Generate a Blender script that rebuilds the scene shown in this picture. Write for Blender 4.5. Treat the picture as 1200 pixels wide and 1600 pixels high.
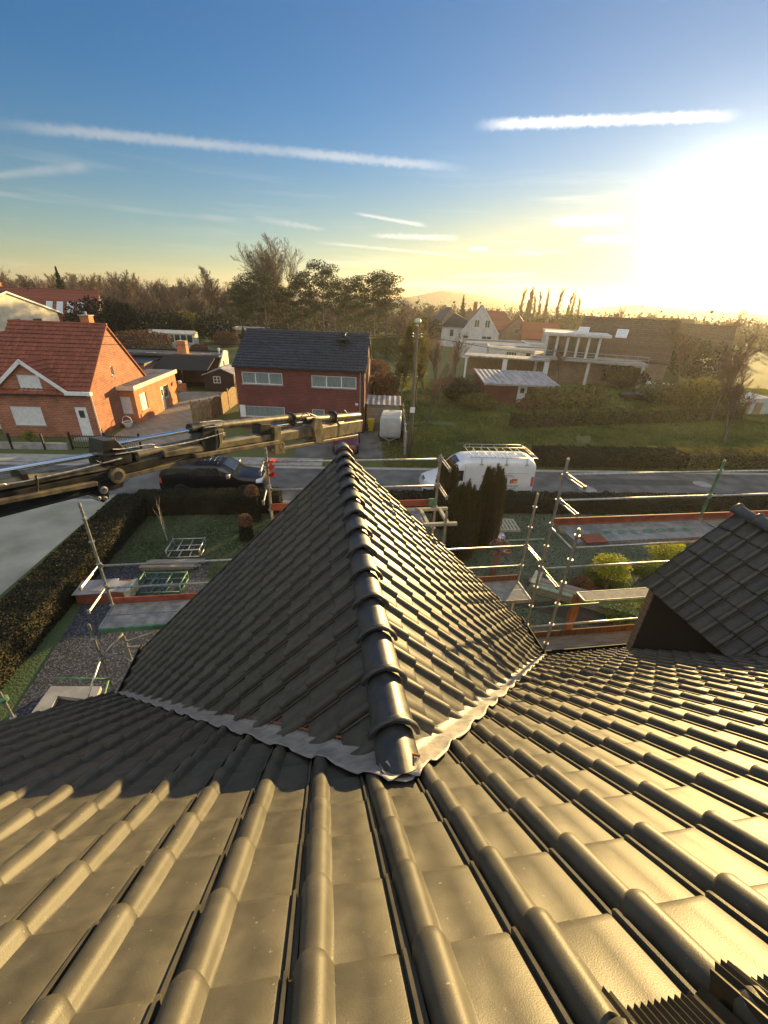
import bpy, bmesh, math, random
from math import sin, cos, tan, radians, pi, sqrt, atan2, asin, exp, degrees
from mathutils import Vector, Matrix, noise
from mathutils.geometry import tessellate_polygon
rnd = random.Random(7)
S = bpy.context.scene
COL = S.collection
for o in list(bpy.data.objects): bpy.data.objects.remove(o)

# ------------------------------------------------------------------ camera
CH = 9.5                      # camera height over the street
PITCH, ROLL, FPX = radians(27.0), radians(2.5), 650.0
Fw = Vector((0, cos(PITCH), -sin(PITCH)))
_R0 = Vector((1, 0, 0)); _U0 = _R0.cross(Fw)
Rt = _R0*cos(ROLL) + _U0*sin(ROLL)*(1); Up = _U0*cos(ROLL) - _R0*sin(ROLL)
cam = bpy.data.cameras.new('camera'); camo = bpy.data.objects.new('camera', cam); COL.objects.link(camo)
cam.sensor_fit = 'VERTICAL'; cam.sensor_height = 24; cam.lens = FPX/1600*24
cam.clip_start = 0.05; cam.clip_end = 12000
m = Matrix((Rt, Up, -Fw)).transposed().to_4x4(); m.translation = Vector((0, 0, CH)); camo.matrix_world = m
S.camera = camo

# ------------------------------------------------------------------ sun, sky
SUN_AZ, SUN_EL = radians(32.3), radians(7.2)      # azimuth from +Y towards +X
SD = Vector((sin(SUN_AZ)*cos(SUN_EL), cos(SUN_AZ)*cos(SUN_EL), sin(SUN_EL)))
sl = bpy.data.lights.new('sun', 'SUN'); sl.energy = 5.0; sl.angle = radians(0.6); sl.color = (1.0, 0.68, 0.26)
so = bpy.data.objects.new('sun', sl); COL.objects.link(so); so.rotation_euler = SD.to_track_quat('Z', 'Y').to_euler()
so.location = SD*100
S.view_settings.view_transform = 'Standard'; S.view_settings.look = 'None'
S.view_settings.gamma = 1; S.view_settings.exposure = 1.5

def ray(x, y):
    return (Fw + Rt*((x-600)/FPX) - Up*((y-800)/FPX)).normalized()
O3 = Vector((0, 0, CH))
def G(x, y, z=0.0):           # photo pixel -> point on the level z
    d = ray(x, y); t = (z-CH)/d.z; return O3 + d*t
def onp(x, y, n, p):          # photo pixel -> point on a real plane
    d = ray(x, y); return O3 + d*(((p-O3).dot(n))/d.dot(n))
def dist(x, y, r):            # photo pixel -> point at ground distance r
    d = ray(x, y); return O3 + d*(r/sqrt(d.x*d.x+d.y*d.y))

world = bpy.data.worlds.new('World'); S.world = world; world.use_nodes = True
W = world.node_tree; W.nodes.clear()
def wn(t, **k):
    n = W.nodes.new(t)
    for a, b in k.items(): setattr(n, a, b)
    return n
def wm(op, a, b=None, c=None, clamp=False):
    n = wn('ShaderNodeMath', operation=op, use_clamp=clamp)
    for i, v in enumerate((a, b, c)):
        if v is None: continue
        if isinstance(v, (int, float)): n.inputs[i].default_value = v
        else: W.links.new(v, n.inputs[i])
    return n.outputs[0]
sky = wn('ShaderNodeTexSky', sky_type='NISHITA', sun_disc=False)
sky.sun_elevation = SUN_EL; sky.sun_rotation = SUN_AZ; sky.air_density = 1.0; sky.dust_density = 0.06; sky.ozone_density = 3.0; sky.altitude = 50
tc = wn('ShaderNodeTexCoord')
def wdot(vec):
    n = wn('ShaderNodeVectorMath', operation='DOT_PRODUCT'); W.links.new(tc.outputs['Generated'], n.inputs[0])
    n.inputs[1].default_value = vec; return n.outputs['Value']
def smooth(v, lo, hi):
    n = wn('ShaderNodeMapRange', interpolation_type='SMOOTHSTEP'); W.links.new(v, n.inputs[0])
    n.inputs[1].default_value = lo; n.inputs[2].default_value = hi; return n.outputs[0]
ca = wm('MAXIMUM', wdot(SD), 0.0)
nz1 = wn('ShaderNodeTexNoise'); nz1.inputs['Scale'].default_value = 95; nz1.inputs['Detail'].default_value = 6; nz1.inputs['Roughness'].default_value = .65; W.links.new(tc.outputs['Generated'], nz1.inputs['Vector'])
nz2 = wn('ShaderNodeTexNoise'); nz2.inputs['Scale'].default_value = 9; nz2.inputs['Detail'].default_value = 4; W.links.new(tc.outputs['Generated'], nz2.inputs['Vector'])
def contrail(p, q, w0, w1, strength, rough=0.6):
    a, b = ray(*p), ray(*q); n = a.cross(b).normalized(); t = (b-a).normalized()
    sa, sb = a.dot(t), b.dot(t)
    al = wdot(t); u = wm('DIVIDE', wm('SUBTRACT', al, sa), sb-sa)
    off = wm('ADD', wdot(n), wm('MULTIPLY', wm('SUBTRACT', nz1.outputs[0], 0.5), w0*1.2))
    width = wm('ADD', wm('MULTIPLY', u, w1-w0), w0)
    d = wm('DIVIDE', wm('ABSOLUTE', off), wm('MAXIMUM', width, 0.0004))
    core = smooth(d, 1.15, 0.05)
    ends = wm('MULTIPLY', smooth(u, 0.0, 0.22), smooth(u, 1.0, 0.80))
    tex = smooth(nz2.outputs[0], 0.25, 0.6)
    front = smooth(wdot((a+b).normalized()), 0.0, 0.3)
    m_ = wm('MULTIPLY', wm('MULTIPLY', core, ends), wm('MULTIPLY', front, strength))
    return wm('MULTIPLY', m_, wm('ADD', wm('MULTIPLY', tex, rough), 1-rough))
trails = [contrail((-90, 186), (752, 266), .0095, .0095, .52, .4), contrail((732, 196), (1172, 180), .0095, .008, .95, .35),
          contrail((-60, 280), (155, 257), .004, .012, .35, .8), contrail((548, 332), (672, 354), .003, .005, .6, .3),
          contrail((385, 338), (515, 360), .008, .004, .35, .8), contrail((570, 368), (722, 372), .005, .007, .6, .6),
          contrail((728, 389), (766, 388), .004, .005, .85, .2), contrail((805, 392), (850, 398), .003, .004, .55, .2),
          contrail((480, 377), (750, 403), .004, .003, .5, .4), contrail((850, 347), (985, 344), .010, .012, .5, .6),
          contrail((900, 373), (990, 374), .006, .010, .5, .6), contrail((670, 432), (860, 428), .005, .006, .35, .7)]
tot = trails[0]
for t_ in trails[1:]: tot = wm('MAXIMUM', tot, t_)
tot = wm('MINIMUM', tot, 1.0)
# low stratus bands near the horizon
sep = wn('ShaderNodeSeparateXYZ'); W.links.new(tc.outputs['Generated'], sep.inputs[0])
mp = wn('ShaderNodeMapping'); mp.inputs['Scale'].default_value = (2.2, 2.2, 34); W.links.new(tc.outputs['Generated'], mp.inputs[0])
nz3 = wn('ShaderNodeTexNoise'); nz3.inputs['Scale'].default_value = 2.0; nz3.inputs['Detail'].default_value = 5; W.links.new(mp.outputs[0], nz3.inputs['Vector'])
band = wm('MULTIPLY', smooth(nz3.outputs[0], 0.5, 0.8), wm('MULTIPLY', smooth(sep.outputs[2], 0.26, 0.10), 0.30))
tot = wm('MAXIMUM', tot, band)
# aureole of dusty air round the low sun
def mixrgb(kind, f, a, b):
    n = wn('ShaderNodeMix', data_type='RGBA', blend_type=kind)
    for i, v in ((0, f), (6, a), (7, b)):
        if isinstance(v, (int, float)): n.inputs[i].default_value = v
        elif isinstance(v, tuple): n.inputs[i].default_value = (*v, 1)
        else: W.links.new(v, n.inputs[i])
    return n.outputs[2]
SKYK = 0.049
def scale(col, f):
    n = wn('ShaderNodeVectorMath', operation='SCALE')
    if isinstance(col, tuple): n.inputs[0].default_value = col
    else: W.links.new(col, n.inputs[0])
    if isinstance(f, (int, float)): n.inputs['Scale'].default_value = f
    else: W.links.new(f, n.inputs['Scale'])
    return n.outputs[0]
def vadd(a, b):
    n = wn('ShaderNodeVectorMath', operation='ADD'); W.links.new(a, n.inputs[0]); W.links.new(b, n.inputs[1]); return n.outputs[0]
gl = vadd(scale((1.0, .90, .52), wm('MULTIPLY', wm('POWER', ca, 40.0), .5)),
          scale((1.0, .95, .78), wm('ADD', wm('MULTIPLY', wm('POWER', ca, 900.0), 170.0), wm('MULTIPLY', wm('POWER', ca, 190.0), 6.0))))
# the photograph's sky: deeper blue overhead, warm dust low down towards the sun
tint = mixrgb('MIX', smooth(sep.outputs[2], 0.02, 0.34), (1.12, 1.06, .93), (.40, .88, 1.16))
warm = wm('MULTIPLY', wm('POWER', ca, 5.0), smooth(sep.outputs[2], 0.24, 0.03))
tint = mixrgb('MIX', warm, tint, (1.65, .98, .40))
base = vadd(mixrgb('MULTIPLY', 1.0, sky.outputs[0], tint), gl)
# added bright fill overhead and behind the camera, out of view, lifting ambient light
sky_fill = wm('MULTIPLY', smooth(wdot((0, -.6, .8)), 0.15, 0.75), wm('ADD', .75, wm('MULTIPLY', nz2.outputs[0], .5)))
base = mixrgb('MIX', wm('MULTIPLY', sky_fill, .9, clamp=True), base, (6.6, 6.6, 6.4))
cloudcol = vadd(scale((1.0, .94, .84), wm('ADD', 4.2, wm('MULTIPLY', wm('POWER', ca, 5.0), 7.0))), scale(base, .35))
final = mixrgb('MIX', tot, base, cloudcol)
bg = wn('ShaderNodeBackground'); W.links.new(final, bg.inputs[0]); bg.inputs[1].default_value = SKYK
wo = wn('ShaderNodeOutputWorld'); W.links.new(bg.outputs[0], wo.inputs[0])

# ------------------------------------------------------------------ mesh and object helpers
class MB:
    def __init__(s): s.v = []; s.f = []
    def add(s, vs, fs):
        b = len(s.v); s.v += [tuple(v) for v in vs]; s.f += [tuple(b+i for i in f) for f in fs]
    def box(s, x0, x1, y0, y1, z0, z1, M=None, taper=0):
        vs = [Vector((x, y, z)) for z in (z0, z1) for y in (y0, y1) for x in (x0, x1)]
        if taper:
            cx, cy = (x0+x1)/2, (y0+y1)/2
            for v in vs[4:]: v.x = cx+(v.x-cx)*(1-taper); v.y = cy+(v.y-cy)*(1-taper)
        if M: vs = [M @ v for v in vs]
        s.add(vs, [(0, 2, 3, 1), (4, 5, 7, 6), (0, 1, 5, 4), (2, 6, 7, 3), (0, 4, 6, 2), (1, 3, 7, 5)])
    def beam(s, p, q, w, h, up=Vector((0, 0, 1)), w2=None, h2=None, cham=0):
        p, q = Vector(p), Vector(q); d = (q-p).normalized(); a = d.cross(up).normalized(); b = a.cross(d)
        vs = []
        for c, ww, hh in ((p, w, h), (q, w2 or w, h2 or h)):
            if cham:
                k = cham*min(ww, hh); x, y = ww/2, hh/2
                pts = [(-x, -y+k), (-x+k, -y), (x-k, -y), (x, -y+k), (x, y-k), (x-k, y), (-x+k, y), (-x, y-k)]
            else: pts = [(-ww/2, -hh/2), (ww/2, -hh/2), (ww/2, hh/2), (-ww/2, hh/2)]
            vs += [c+a*i+b*j for i, j in pts]
        n = len(vs)//2
        s.add(vs, [tuple(range(n-1, -1, -1)), tuple(range(n, 2*n))]+[(i, (i+1) % n, n+(i+1) % n, n+i) for i in range(n)])
    def path(s, pts, rs, n=6, caps=True):
        pts = [Vector(p) for p in pts]
        if isinstance(rs, (int, float)): rs = [rs]*len(pts)
        vs = []; a = None
        for i, p in enumerate(pts):
            d = (pts[min(i+1, len(pts)-1)]-pts[max(i-1, 0)])
            if d.length < 1e-9: d = Vector((0, 0, 1))
            d.normalize()
            if a is None: a = d.orthogonal().normalized()
            else:
                a = a-d*a.dot(d)
                a = a.normalized() if a.length > 1e-6 else d.orthogonal().normalized()
            b = d.cross(a)
            vs += [p+(a*cos(2*pi*k/n)+b*sin(2*pi*k/n))*rs[i] for k in range(n)]
        fs = [(i*n+k, i*n+(k+1) % n, (i+1)*n+(k+1) % n, (i+1)*n+k) for i in range(len(pts)-1) for k in range(n)]
        if caps: fs += [tuple(range(n-1, -1, -1)), tuple((len(pts)-1)*n+k for k in range(n))]
        s.add(vs, fs)
    def tube(s, p, q, r, n=8, r2=None): s.path([p, q], [r, r if r2 is None else r2], n)
    def prism(s, poly, o, ax, ay, ext):       # polygon in plane (ax, ay) at o, extruded by the vector ext
        o, ax, ay, ext = map(Vector, (o, ax, ay, ext)); n = len(poly)
        vs = [o+ax*x+ay*y for x, y in poly]; vs += [v+ext for v in vs]
        s.add(vs, [tuple(range(n-1, -1, -1)), tuple(range(n, 2*n))]+[(i, (i+1) % n, n+(i+1) % n, n+i) for i in range(n)])
    def loft(s, secs, caps=True):
        n = len(secs[0]); vs = [v for sec in secs for v in sec]
        fs = [(i*n+k, i*n+(k+1) % n, (i+1)*n+(k+1) % n, (i+1)*n+k) for i in range(len(secs)-1) for k in range(n)]
        if caps: fs += [tuple(range(n-1, -1, -1)), tuple((len(secs)-1)*n+k for k in range(n))]
        s.add(vs, fs)
    def lathe(s, prof, c=(0, 0, 0), n=16):
        c = Vector(c); s.loft([[c+Vector((r*cos(2*pi*k/n), r*sin(2*pi*k/n), z)) for k in range(n)] for r, z in prof])
    def ball(s, c, r, n=10, rings=6, jit=0, sq=(1, 1, 1), rn=rnd):
        c = Vector(c); secs = []
        for i in range(rings+1):
            th = pi*i/rings; rr = max(sin(th), .02)
            secs.append([c+Vector((rr*cos(2*pi*k/n)*sq[0], rr*sin(2*pi*k/n)*sq[1], -cos(th)*sq[2]))*r*(1+rn.uniform(-jit, jit)) for k in range(n)])
        s.loft(secs)
    def leaves(s, n, fn, size, rn=rnd, up=0, asp=1.0):
        for _ in range(n):
            c = fn(rn); sz = size*rn.uniform(.6, 1.4)
            a = Vector((rn.gauss(0, 1), rn.gauss(0, 1), rn.gauss(0, 1)+up)).normalized(); b = a.orthogonal().normalized()
            b.rotate(Matrix.Rotation(rn.uniform(0, 6.28), 3, a)); a = a*sz*.5*asp; b = b*sz*.5
            i = len(s.v); s.v += [tuple(c-a), tuple(c+b), tuple(c+a), tuple(c-b)]; s.f.append((i, i+1, i+2, i+3))
    def build(s, name, mat, parent=None, smooth=False, bevel=0, fix=True, auto=None):
        me = bpy.data.meshes.new(name); me.from_pydata(s.v, [], s.f)
        if fix and len(s.f) < 60000:
            bm = bmesh.new(); bm.from_mesh(me); bmesh.ops.recalc_face_normals(bm, faces=bm.faces); bm.to_mesh(me); bm.free()
        me.materials.append(mat)
        if smooth or auto:
            me.polygons.foreach_set('use_smooth', [True]*len(me.polygons))
            if auto: me.set_sharp_from_angle(angle=radians(auto))
        o = bpy.data.objects.new(name, me); COL.objects.link(o)
        if parent: o.parent = parent
        if bevel:
            b = o.modifiers.new('bevel', 'BEVEL'); b.width = bevel; b.segments = 2; b.limit_method = 'ANGLE'; b.angle_limit = radians(50)
        return o
def tag(o, label=None, cat=None, group=None, kind=None):
    if label: o['label'] = label
    if cat: o['category'] = cat
    if group: o['group'] = group
    if kind: o['kind'] = kind
    return o
def thing(name, label, cat, loc=(0, 0, 0), rz=0, group=None, scale=None):
    o = bpy.data.objects.new(name, None); COL.objects.link(o); o.location = loc; o.rotation_euler = (0, 0, rz); o.empty_display_size = .3
    if scale: o.scale = (scale,)*3 if isinstance(scale, (int, float)) else scale
    return tag(o, label, cat, group)
def copy_tree(o, parent=None):
    c = o.copy(); COL.objects.link(c)
    if parent: c.parent = parent
    for ch in [x for x in o.children]: copy_tree(ch, c)
    return c
def dup(o, label, loc, rz=0, scale=None, group=None):
    c = copy_tree(o); c.location = loc; c.rotation_euler = (0, 0, rz)
    if scale: c.scale = (scale,)*3 if isinstance(scale, (int, float)) else scale
    c['label'] = label
    if group: c['group'] = group
    return c

# ------------------------------------------------------------------ materials
def newmat(name):
    mt = bpy.data.materials.new(name); mt.use_nodes = True; nt = mt.node_tree
    return mt, nt, nt.nodes['Principled BSDF']
def mat(name, col, rough=.6, var=.25, scale=6, col2=None, bump=0, bscale=None, metal=0, spec=.5, stretch=(1, 1, 1), island=0, lo=.35, hi=.65, coat=0, trans=0, detail=6, speck=0):
    mt, nt, b = newmat(name); N, L = nt.nodes, nt.links
    b.inputs['Roughness'].default_value = rough; b.inputs['Metallic'].default_value = metal; b.inputs['Specular IOR Level'].default_value = spec
    if coat: b.inputs['Coat Weight'].default_value = coat; b.inputs['Coat Roughness'].default_value = .08
    t = N.new('ShaderNodeTexCoord'); mpn = N.new('ShaderNodeMapping'); mpn.inputs['Scale'].default_value = stretch
    L.new(t.outputs['Object'], mpn.inputs[0])
    nz = N.new('ShaderNodeTexNoise'); nz.inputs['Scale'].default_value = scale; nz.inputs['Detail'].default_value = detail; L.new(mpn.outputs[0], nz.inputs['Vector'])
    r = N.new('ShaderNodeMapRange'); r.inputs[1].default_value = lo; r.inputs[2].default_value = hi; L.new(nz.outputs[0], r.inputs[0])
    mx = N.new('ShaderNodeMix'); mx.data_type = 'RGBA'; L.new(r.outputs[0], mx.inputs[0])
    c2 = col2 or tuple(min(1, c*(1+var)) for c in col)
    c1 = col if col2 else tuple(c*(1-var) for c in col)
    mx.inputs[6].default_value = (*c1, 1); mx.inputs[7].default_value = (*c2, 1); out = mx.outputs[2]
    if island:
        g = N.new('ShaderNodeNewGeometry'); rr = N.new('ShaderNodeMapRange'); L.new(g.outputs['Random Per Island'], rr.inputs[0])
        rr.inputs[3].default_value = 1-island; rr.inputs[4].default_value = 1+island
        vm = N.new('ShaderNodeVectorMath'); vm.operation = 'SCALE'; L.new(out, vm.inputs[0]); L.new(rr.outputs[0], vm.inputs['Scale']); out = vm.outputs[0]
    if speck:
        n3 = N.new('ShaderNodeTexNoise'); n3.inputs['Scale'].default_value = 75; n3.inputs['Detail'].default_value = 3; L.new(mpn.outputs[0], n3.inputs['Vector'])
        r3 = N.new('ShaderNodeMapRange'); r3.inputs[1].default_value = .70; r3.inputs[2].default_value = .76; r3.inputs[4].default_value = .55; L.new(n3.outputs[0], r3.inputs[0])
        n4 = N.new('ShaderNodeTexNoise'); n4.inputs['Scale'].default_value = 3.1; n4.inputs['Detail'].default_value = 9; n4.inputs['Distortion'].default_value = 1.2; L.new(mpn.outputs[0], n4.inputs['Vector'])
        r4 = N.new('ShaderNodeMapRange'); r4.inputs[1].default_value = .52; r4.inputs[2].default_value = .72; r4.inputs[4].default_value = .12; L.new(n4.outputs[0], r4.inputs[0])
        m3 = N.new('ShaderNodeMix'); m3.data_type = 'RGBA'; L.new(r4.outputs[0], m3.inputs[0]); L.new(out, m3.inputs[6]); m3.inputs[7].default_value = (.12, .108, .085, 1); out = m3.outputs[2]
        m4 = N.new('ShaderNodeMix'); m4.data_type = 'RGBA'; L.new(r3.outputs[0], m4.inputs[0]); L.new(out, m4.inputs[6]); m4.inputs[7].default_value = (.34, .32, .27, 1); out = m4.outputs[2]
    L.new(out, b.inputs['Base Color'])
    if bump:
        n2 = N.new('ShaderNodeTexNoise'); n2.inputs['Scale'].default_value = bscale or scale*4; n2.inputs['Detail'].default_value = 5; L.new(mpn.outputs[0], n2.inputs['Vector'])
        bp = N.new('ShaderNodeBump'); bp.inputs['Strength'].default_value = 1; bp.inputs['Distance'].default_value = bump
        L.new(n2.outputs[0], bp.inputs['Height']); L.new(bp.outputs[0], b.inputs['Normal'])
        rr2 = N.new('ShaderNodeMapRange'); L.new(nz.outputs[0], rr2.inputs[0]); rr2.inputs[1].default_value = .3; rr2.inputs[2].default_value = .7
        rv_ = .02 if speck else .07; rr2.inputs[3].default_value = max(0, rough-rv_); rr2.inputs[4].default_value = min(1, rough+rv_); L.new(rr2.outputs[0], b.inputs['Roughness'])
    if trans:
        tr = N.new('ShaderNodeBsdfTranslucent'); L.new(out, tr.inputs[0]); ms = N.new('ShaderNodeMixShader'); ms.inputs[0].default_value = trans
        L.new(b.outputs[0], ms.inputs[1]); L.new(tr.outputs[0], ms.inputs[2]); L.new(ms.outputs[0], N['Material Output'].inputs[0])
    return mt
def brickmat(name, col, col2, mortar, sx=1.0, bump=.006):
    mt, nt, b = newmat(name); N, L = nt.nodes, nt.links; b.inputs['Roughness'].default_value = .85
    t = N.new('ShaderNodeTexCoord'); sp = N.new('ShaderNodeSeparateXYZ'); L.new(t.outputs['Object'], sp.inputs[0])
    ad = N.new('ShaderNodeMath'); ad.operation = 'ADD'; L.new(sp.outputs[0], ad.inputs[0]); L.new(sp.outputs[1], ad.inputs[1])
    cb = N.new('ShaderNodeCombineXYZ'); L.new(ad.outputs[0], cb.inputs[0]); L.new(sp.outputs[2], cb.inputs[1])
    br = N.new('ShaderNodeTexBrick'); L.new(cb.outputs[0], br.inputs[0]); br.inputs['Scale'].default_value = 1.0
    br.inputs['Brick Width'].default_value = .22*sx; br.inputs['Row Height'].default_value = .075*sx; br.inputs['Mortar Size'].default_value = .008*sx; br.inputs['Mortar Smooth'].default_value = .2
    br.inputs['Color1'].default_value = (*col, 1); br.inputs['Color2'].default_value = (*col2, 1); br.inputs['Mortar'].default_value = (*mortar, 1)
    nz = N.new('ShaderNodeTexNoise'); nz.inputs['Scale'].default_value = 1.3; nz.inputs['Detail'].default_value = 6; L.new(t.outputs['Object'], nz.inputs['Vector'])
    r = N.new('ShaderNodeMapRange'); L.new(nz.outputs[0], r.inputs[0]); r.inputs[1].default_value = .3; r.inputs[2].default_value = .7; r.inputs[3].default_value = .78; r.inputs[4].default_value = 1.18
    vm = N.new('ShaderNodeVectorMath'); vm.operation = 'SCALE'; L.new(br.outputs[0], vm.inputs[0]); L.new(r.outputs[0], vm.inputs['Scale']); L.new(vm.outputs[0], b.inputs['Base Color'])
    bp = N.new('ShaderNodeBump'); bp.inputs['Distance'].default_value = bump; bp.invert = True; L.new(br.outputs['Fac'], bp.inputs['Height']); L.new(bp.outputs[0], b.inputs['Normal'])
    return mt
M = {}
M['tile'] = mat('anthracite_tile', (.062, .058, .047), .48, .20, 12, bump=.0005, bscale=260, island=.15, speck=1, spec=.42)
M['ridge'] = mat('glazed_ridge_tile', (.036, .036, .038), .44, .25, 20, bump=.0003, bscale=120, spec=.6)
M['lead'] = mat('lead_flashing', (.20, .19, .185), .5, .3, 14, col2=(.32, .29, .27), bump=.004, bscale=35)
M['redseal'] = mat('red_underlay', (.34, .09, .05), .8, .3, 20)
M['zinc'] = mat('dark_zinc', (.05, .05, .05), .4, .2, 8, metal=.3)
M['slateboard'] = mat('dark_cladding', (.020, .017, .015), .75, .25, 3, bump=.002)
M['brickred'] = brickmat('red_brick', (.42, .135, .062), (.28, .085, .05), (.34, .28, .21), 1.6)
M['brickorange'] = brickmat('orange_brick', (.60, .22, .08), (.48, .155, .06), (.42, .30, .20))
M['brickdark'] = brickmat('dark_red_brick', (.20, .045, .035), (.15, .035, .03), (.15, .10, .085), 1.5)
M['brickbrown'] = brickmat('brown_brick', (.22, .14, .10), (.30, .19, .13), (.3, .27, .23))
M['redtile'] = mat('red_clay_tile', (.23, .068, .038), .8, .18, 5, bump=.006, bscale=20, island=.16)
M['darktile'] = mat('black_concrete_tile', (.035, .04, .052), .5, .3, 3, bump=.004, bscale=20, island=.15)
M['browntile'] = mat('brown_clay_tile', (.085, .052, .038), .8, .35, 3, bump=.006, bscale=20, island=.15)
M['white'] = mat('white_paint', (.74, .74, .73), .5, .08, 5)
M['whitewall'] = mat('white_rendered_wall', (.54, .54, .54), .8, .14, 1.5, bump=.003, bscale=20)
M['cream'] = mat('cream_render', (.66, .60, .48), .8, .12, 1.5)
M['glass'] = mat('window_glass', (.045, .06, .065), .06, .3, 1.0, spec=.9)
M['blind'] = mat('net_curtained_glass', (.20, .25, .25), .12, .25, 2.5, stretch=(6, 6, .4), spec=.8)
M['concrete'] = mat('concrete', (.30, .29, .27), .85, .2, 2.5, bump=.003)
M['asphalt'] = mat('asphalt', (.115, .115, .113), .9, .36, .9, bump=.004, bscale=60)
M['galv'] = mat('galvanised_steel', (.42, .42, .41), .38, .25, 18, metal=.75, bump=.0006, bscale=60)
M['greenpaint'] = mat('green_painted_steel', (.09, .20, .11), .55, .35, 9, metal=.1)
M['deck'] = mat('mortar_stained_steel_deck', (.22, .22, .22), .6, .3, 7, col2=(.40, .39, .37), metal=.35, bump=.002, bscale=60)
M['woodplank'] = mat('weathered_board', (.24, .21, .17), .85, .3, 3, stretch=(1, 9, 9), bump=.002)
M['redboard'] = mat('red_toe_board', (.27, .07, .04), .7, .35, 5, bump=.001)
M['orangewood'] = mat('orange_stained_wood', (.20, .09, .045), .8, .3, 4, stretch=(6, 6, 1))
M['fence'] = mat('fence_wood', (.30, .20, .11), .85, .3, 2, stretch=(5, 5, 1), bump=.004)
M['darkwood'] = mat('dark_stained_wood', (.045, .028, .022), .8, .3, 3, stretch=(1, 1, 8), bump=.004)
M['black'] = mat('black_metal', (.012, .012, .013), .45, .2, 8)
M['rubber'] = mat('tyre_rubber', (.018, .018, .018), .85, .2, 8)
M['chrome'] = mat('chromed_rod', (.80, .82, .85), .12, .04, 8, metal=1)
M['boom'] = mat('glare_tinted_boom', (.27, .225, .14), .38, .35, 5, col2=(.075, .065, .05), metal=.35, bump=.0015, bscale=30)  # sun glare on dark grey paint, put into the base colour as tan
M['boomdark'] = mat('oily_black_boom', (.03, .028, .025), .35, .35, 6, metal=.3, bump=.001)
M['vanwhite'] = mat('white_car_paint', (.70, .71, .73), .28, .05, 3, coat=.6)
M['carblack'] = mat('black_car_paint', (.008, .009, .011), .28, .2, 3, coat=.25)
M['carred'] = mat('dark_red_car_paint', (.10, .015, .015), .25, .2, 3, coat=.8)
M['carglass'] = mat('car_glass', (.02, .025, .03), .05, .2, 3, spec=1.0)
M['bark'] = mat('bark', (.12, .095, .07), .9, .35, 6, bump=.01, stretch=(3, 3, .6))
M['twig'] = mat('bare_twigs', (.17, .125, .085), .9, .3, .6)
M['twigred'] = mat('reddish_twigs', (.19, .105, .075), .9, .3, .6)
M['birch'] = mat('pale_bark', (.36, .33, .29), .85, .3, 4)
M['pine'] = mat('pine_needles', (.030, .046, .022), .8, .4, .5, col2=(.065, .075, .032), trans=.15)
M['cypress'] = mat('cypress_foliage', (.050, .046, .016), .85, .4, 1.2, col2=(.085, .070, .024), trans=.12, stretch=(4, 4, .5))
M['hedge'] = mat('hedge_foliage', (.016, .020, .009), .9, .4, 1.2, col2=(.034, .034, .017), trans=.15)
M['hedgegold'] = mat('olive_shrub_leaves', (.11, .11, .03), .8, .4, .8, col2=(.18, .14, .04), trans=.35)
M['yellowleaf'] = mat('yellow_leaves', (.22, .27, .03), .7, .3, 2, col2=(.36, .35, .04), trans=.45)
M['forsythia'] = mat('forsythia_flowers', (.65, .40, .03), .7, .25, 2, trans=.4)
M['juniper'] = mat('juniper_green', (.09, .14, .025), .8, .35, 2, col2=(.17, .20, .04), trans=.35)
M['brownleaf'] = mat('brown_dry_leaves', (.17, .09, .05), .9, .35, 4, trans=.2)
M['grass'] = mat('meadow_grass', (.060, .082, .022), .97, .4, .11, col2=(.12, .13, .04), bump=.05, bscale=5, lo=.3, hi=.7, detail=12)
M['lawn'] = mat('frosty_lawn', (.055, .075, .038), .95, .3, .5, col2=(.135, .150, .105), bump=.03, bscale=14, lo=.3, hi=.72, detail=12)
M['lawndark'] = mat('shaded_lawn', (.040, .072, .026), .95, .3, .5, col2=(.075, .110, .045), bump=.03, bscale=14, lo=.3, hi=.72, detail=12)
M['frostpath'] = mat('frosted_concrete_drive', (.25, .245, .20), .97, .2, .5, col2=(.40, .395, .34), spec=.08, bump=.006, bscale=20, detail=10)
M['slatebed'] = mat('slate_chippings', (.020, .023, .032), .8, .4, 16, col2=(.15, .16, .20), bump=.03, bscale=24, lo=.47, hi=.75)
M['paving'] = brickmat('paving_bricks', (.27, .25, .205), (.22, .20, .165), (.15, .14, .12), 1.4, .002)
M['kerb'] = mat('kerb_concrete', (.34, .33, .31), .85, .15, 2)
M['hill'] = mat('wooded_hill', (.045, .045, .032), .95, .35, .02, bump=2, bscale=.08)
M['corr'] = mat('corrugated_sheet', (.22, .21, .22), .6, .3, 2, col2=(.42, .40, .41), stretch=(1, .3, 1), metal=.2)
M['tarp'] = mat('grey_trailer_cover', (.40, .41, .40), .6, .12, 2, bump=.01, bscale=5)
M['yellow'] = mat('yellow_plastic', (.50, .38, .03), .5, .15, 4)
M['red'] = mat('red_plastic', (.55, .06, .03), .5, .15, 4)
M['purple'] = mat('purple_printed_bag', (.30, .12, .32), .4, .3, 9, col2=(.70, .66, .68), lo=.45, hi=.55)
M['paleplastic'] = mat('pale_plastic_sheet', (.62, .60, .66), .35, .2, 9)
M['palletwood'] = mat('fresh_timber', (.42, .40, .30), .8, .2, 4)
M['greentimber'] = mat('green_treated_timber', (.20, .28, .19), .8, .2, 4)
M['lamp'] = mat('street_lamp_glass', (.65, .58, .42), .3, .1, 4)
M['solar'] = mat('skylight_glass', (.50, .56, .62), .1, .1, 3, spec=1)
M['soil'] = mat('turned_soil', (.045, .035, .025), .95, .3, 2, bump=.03)

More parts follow.
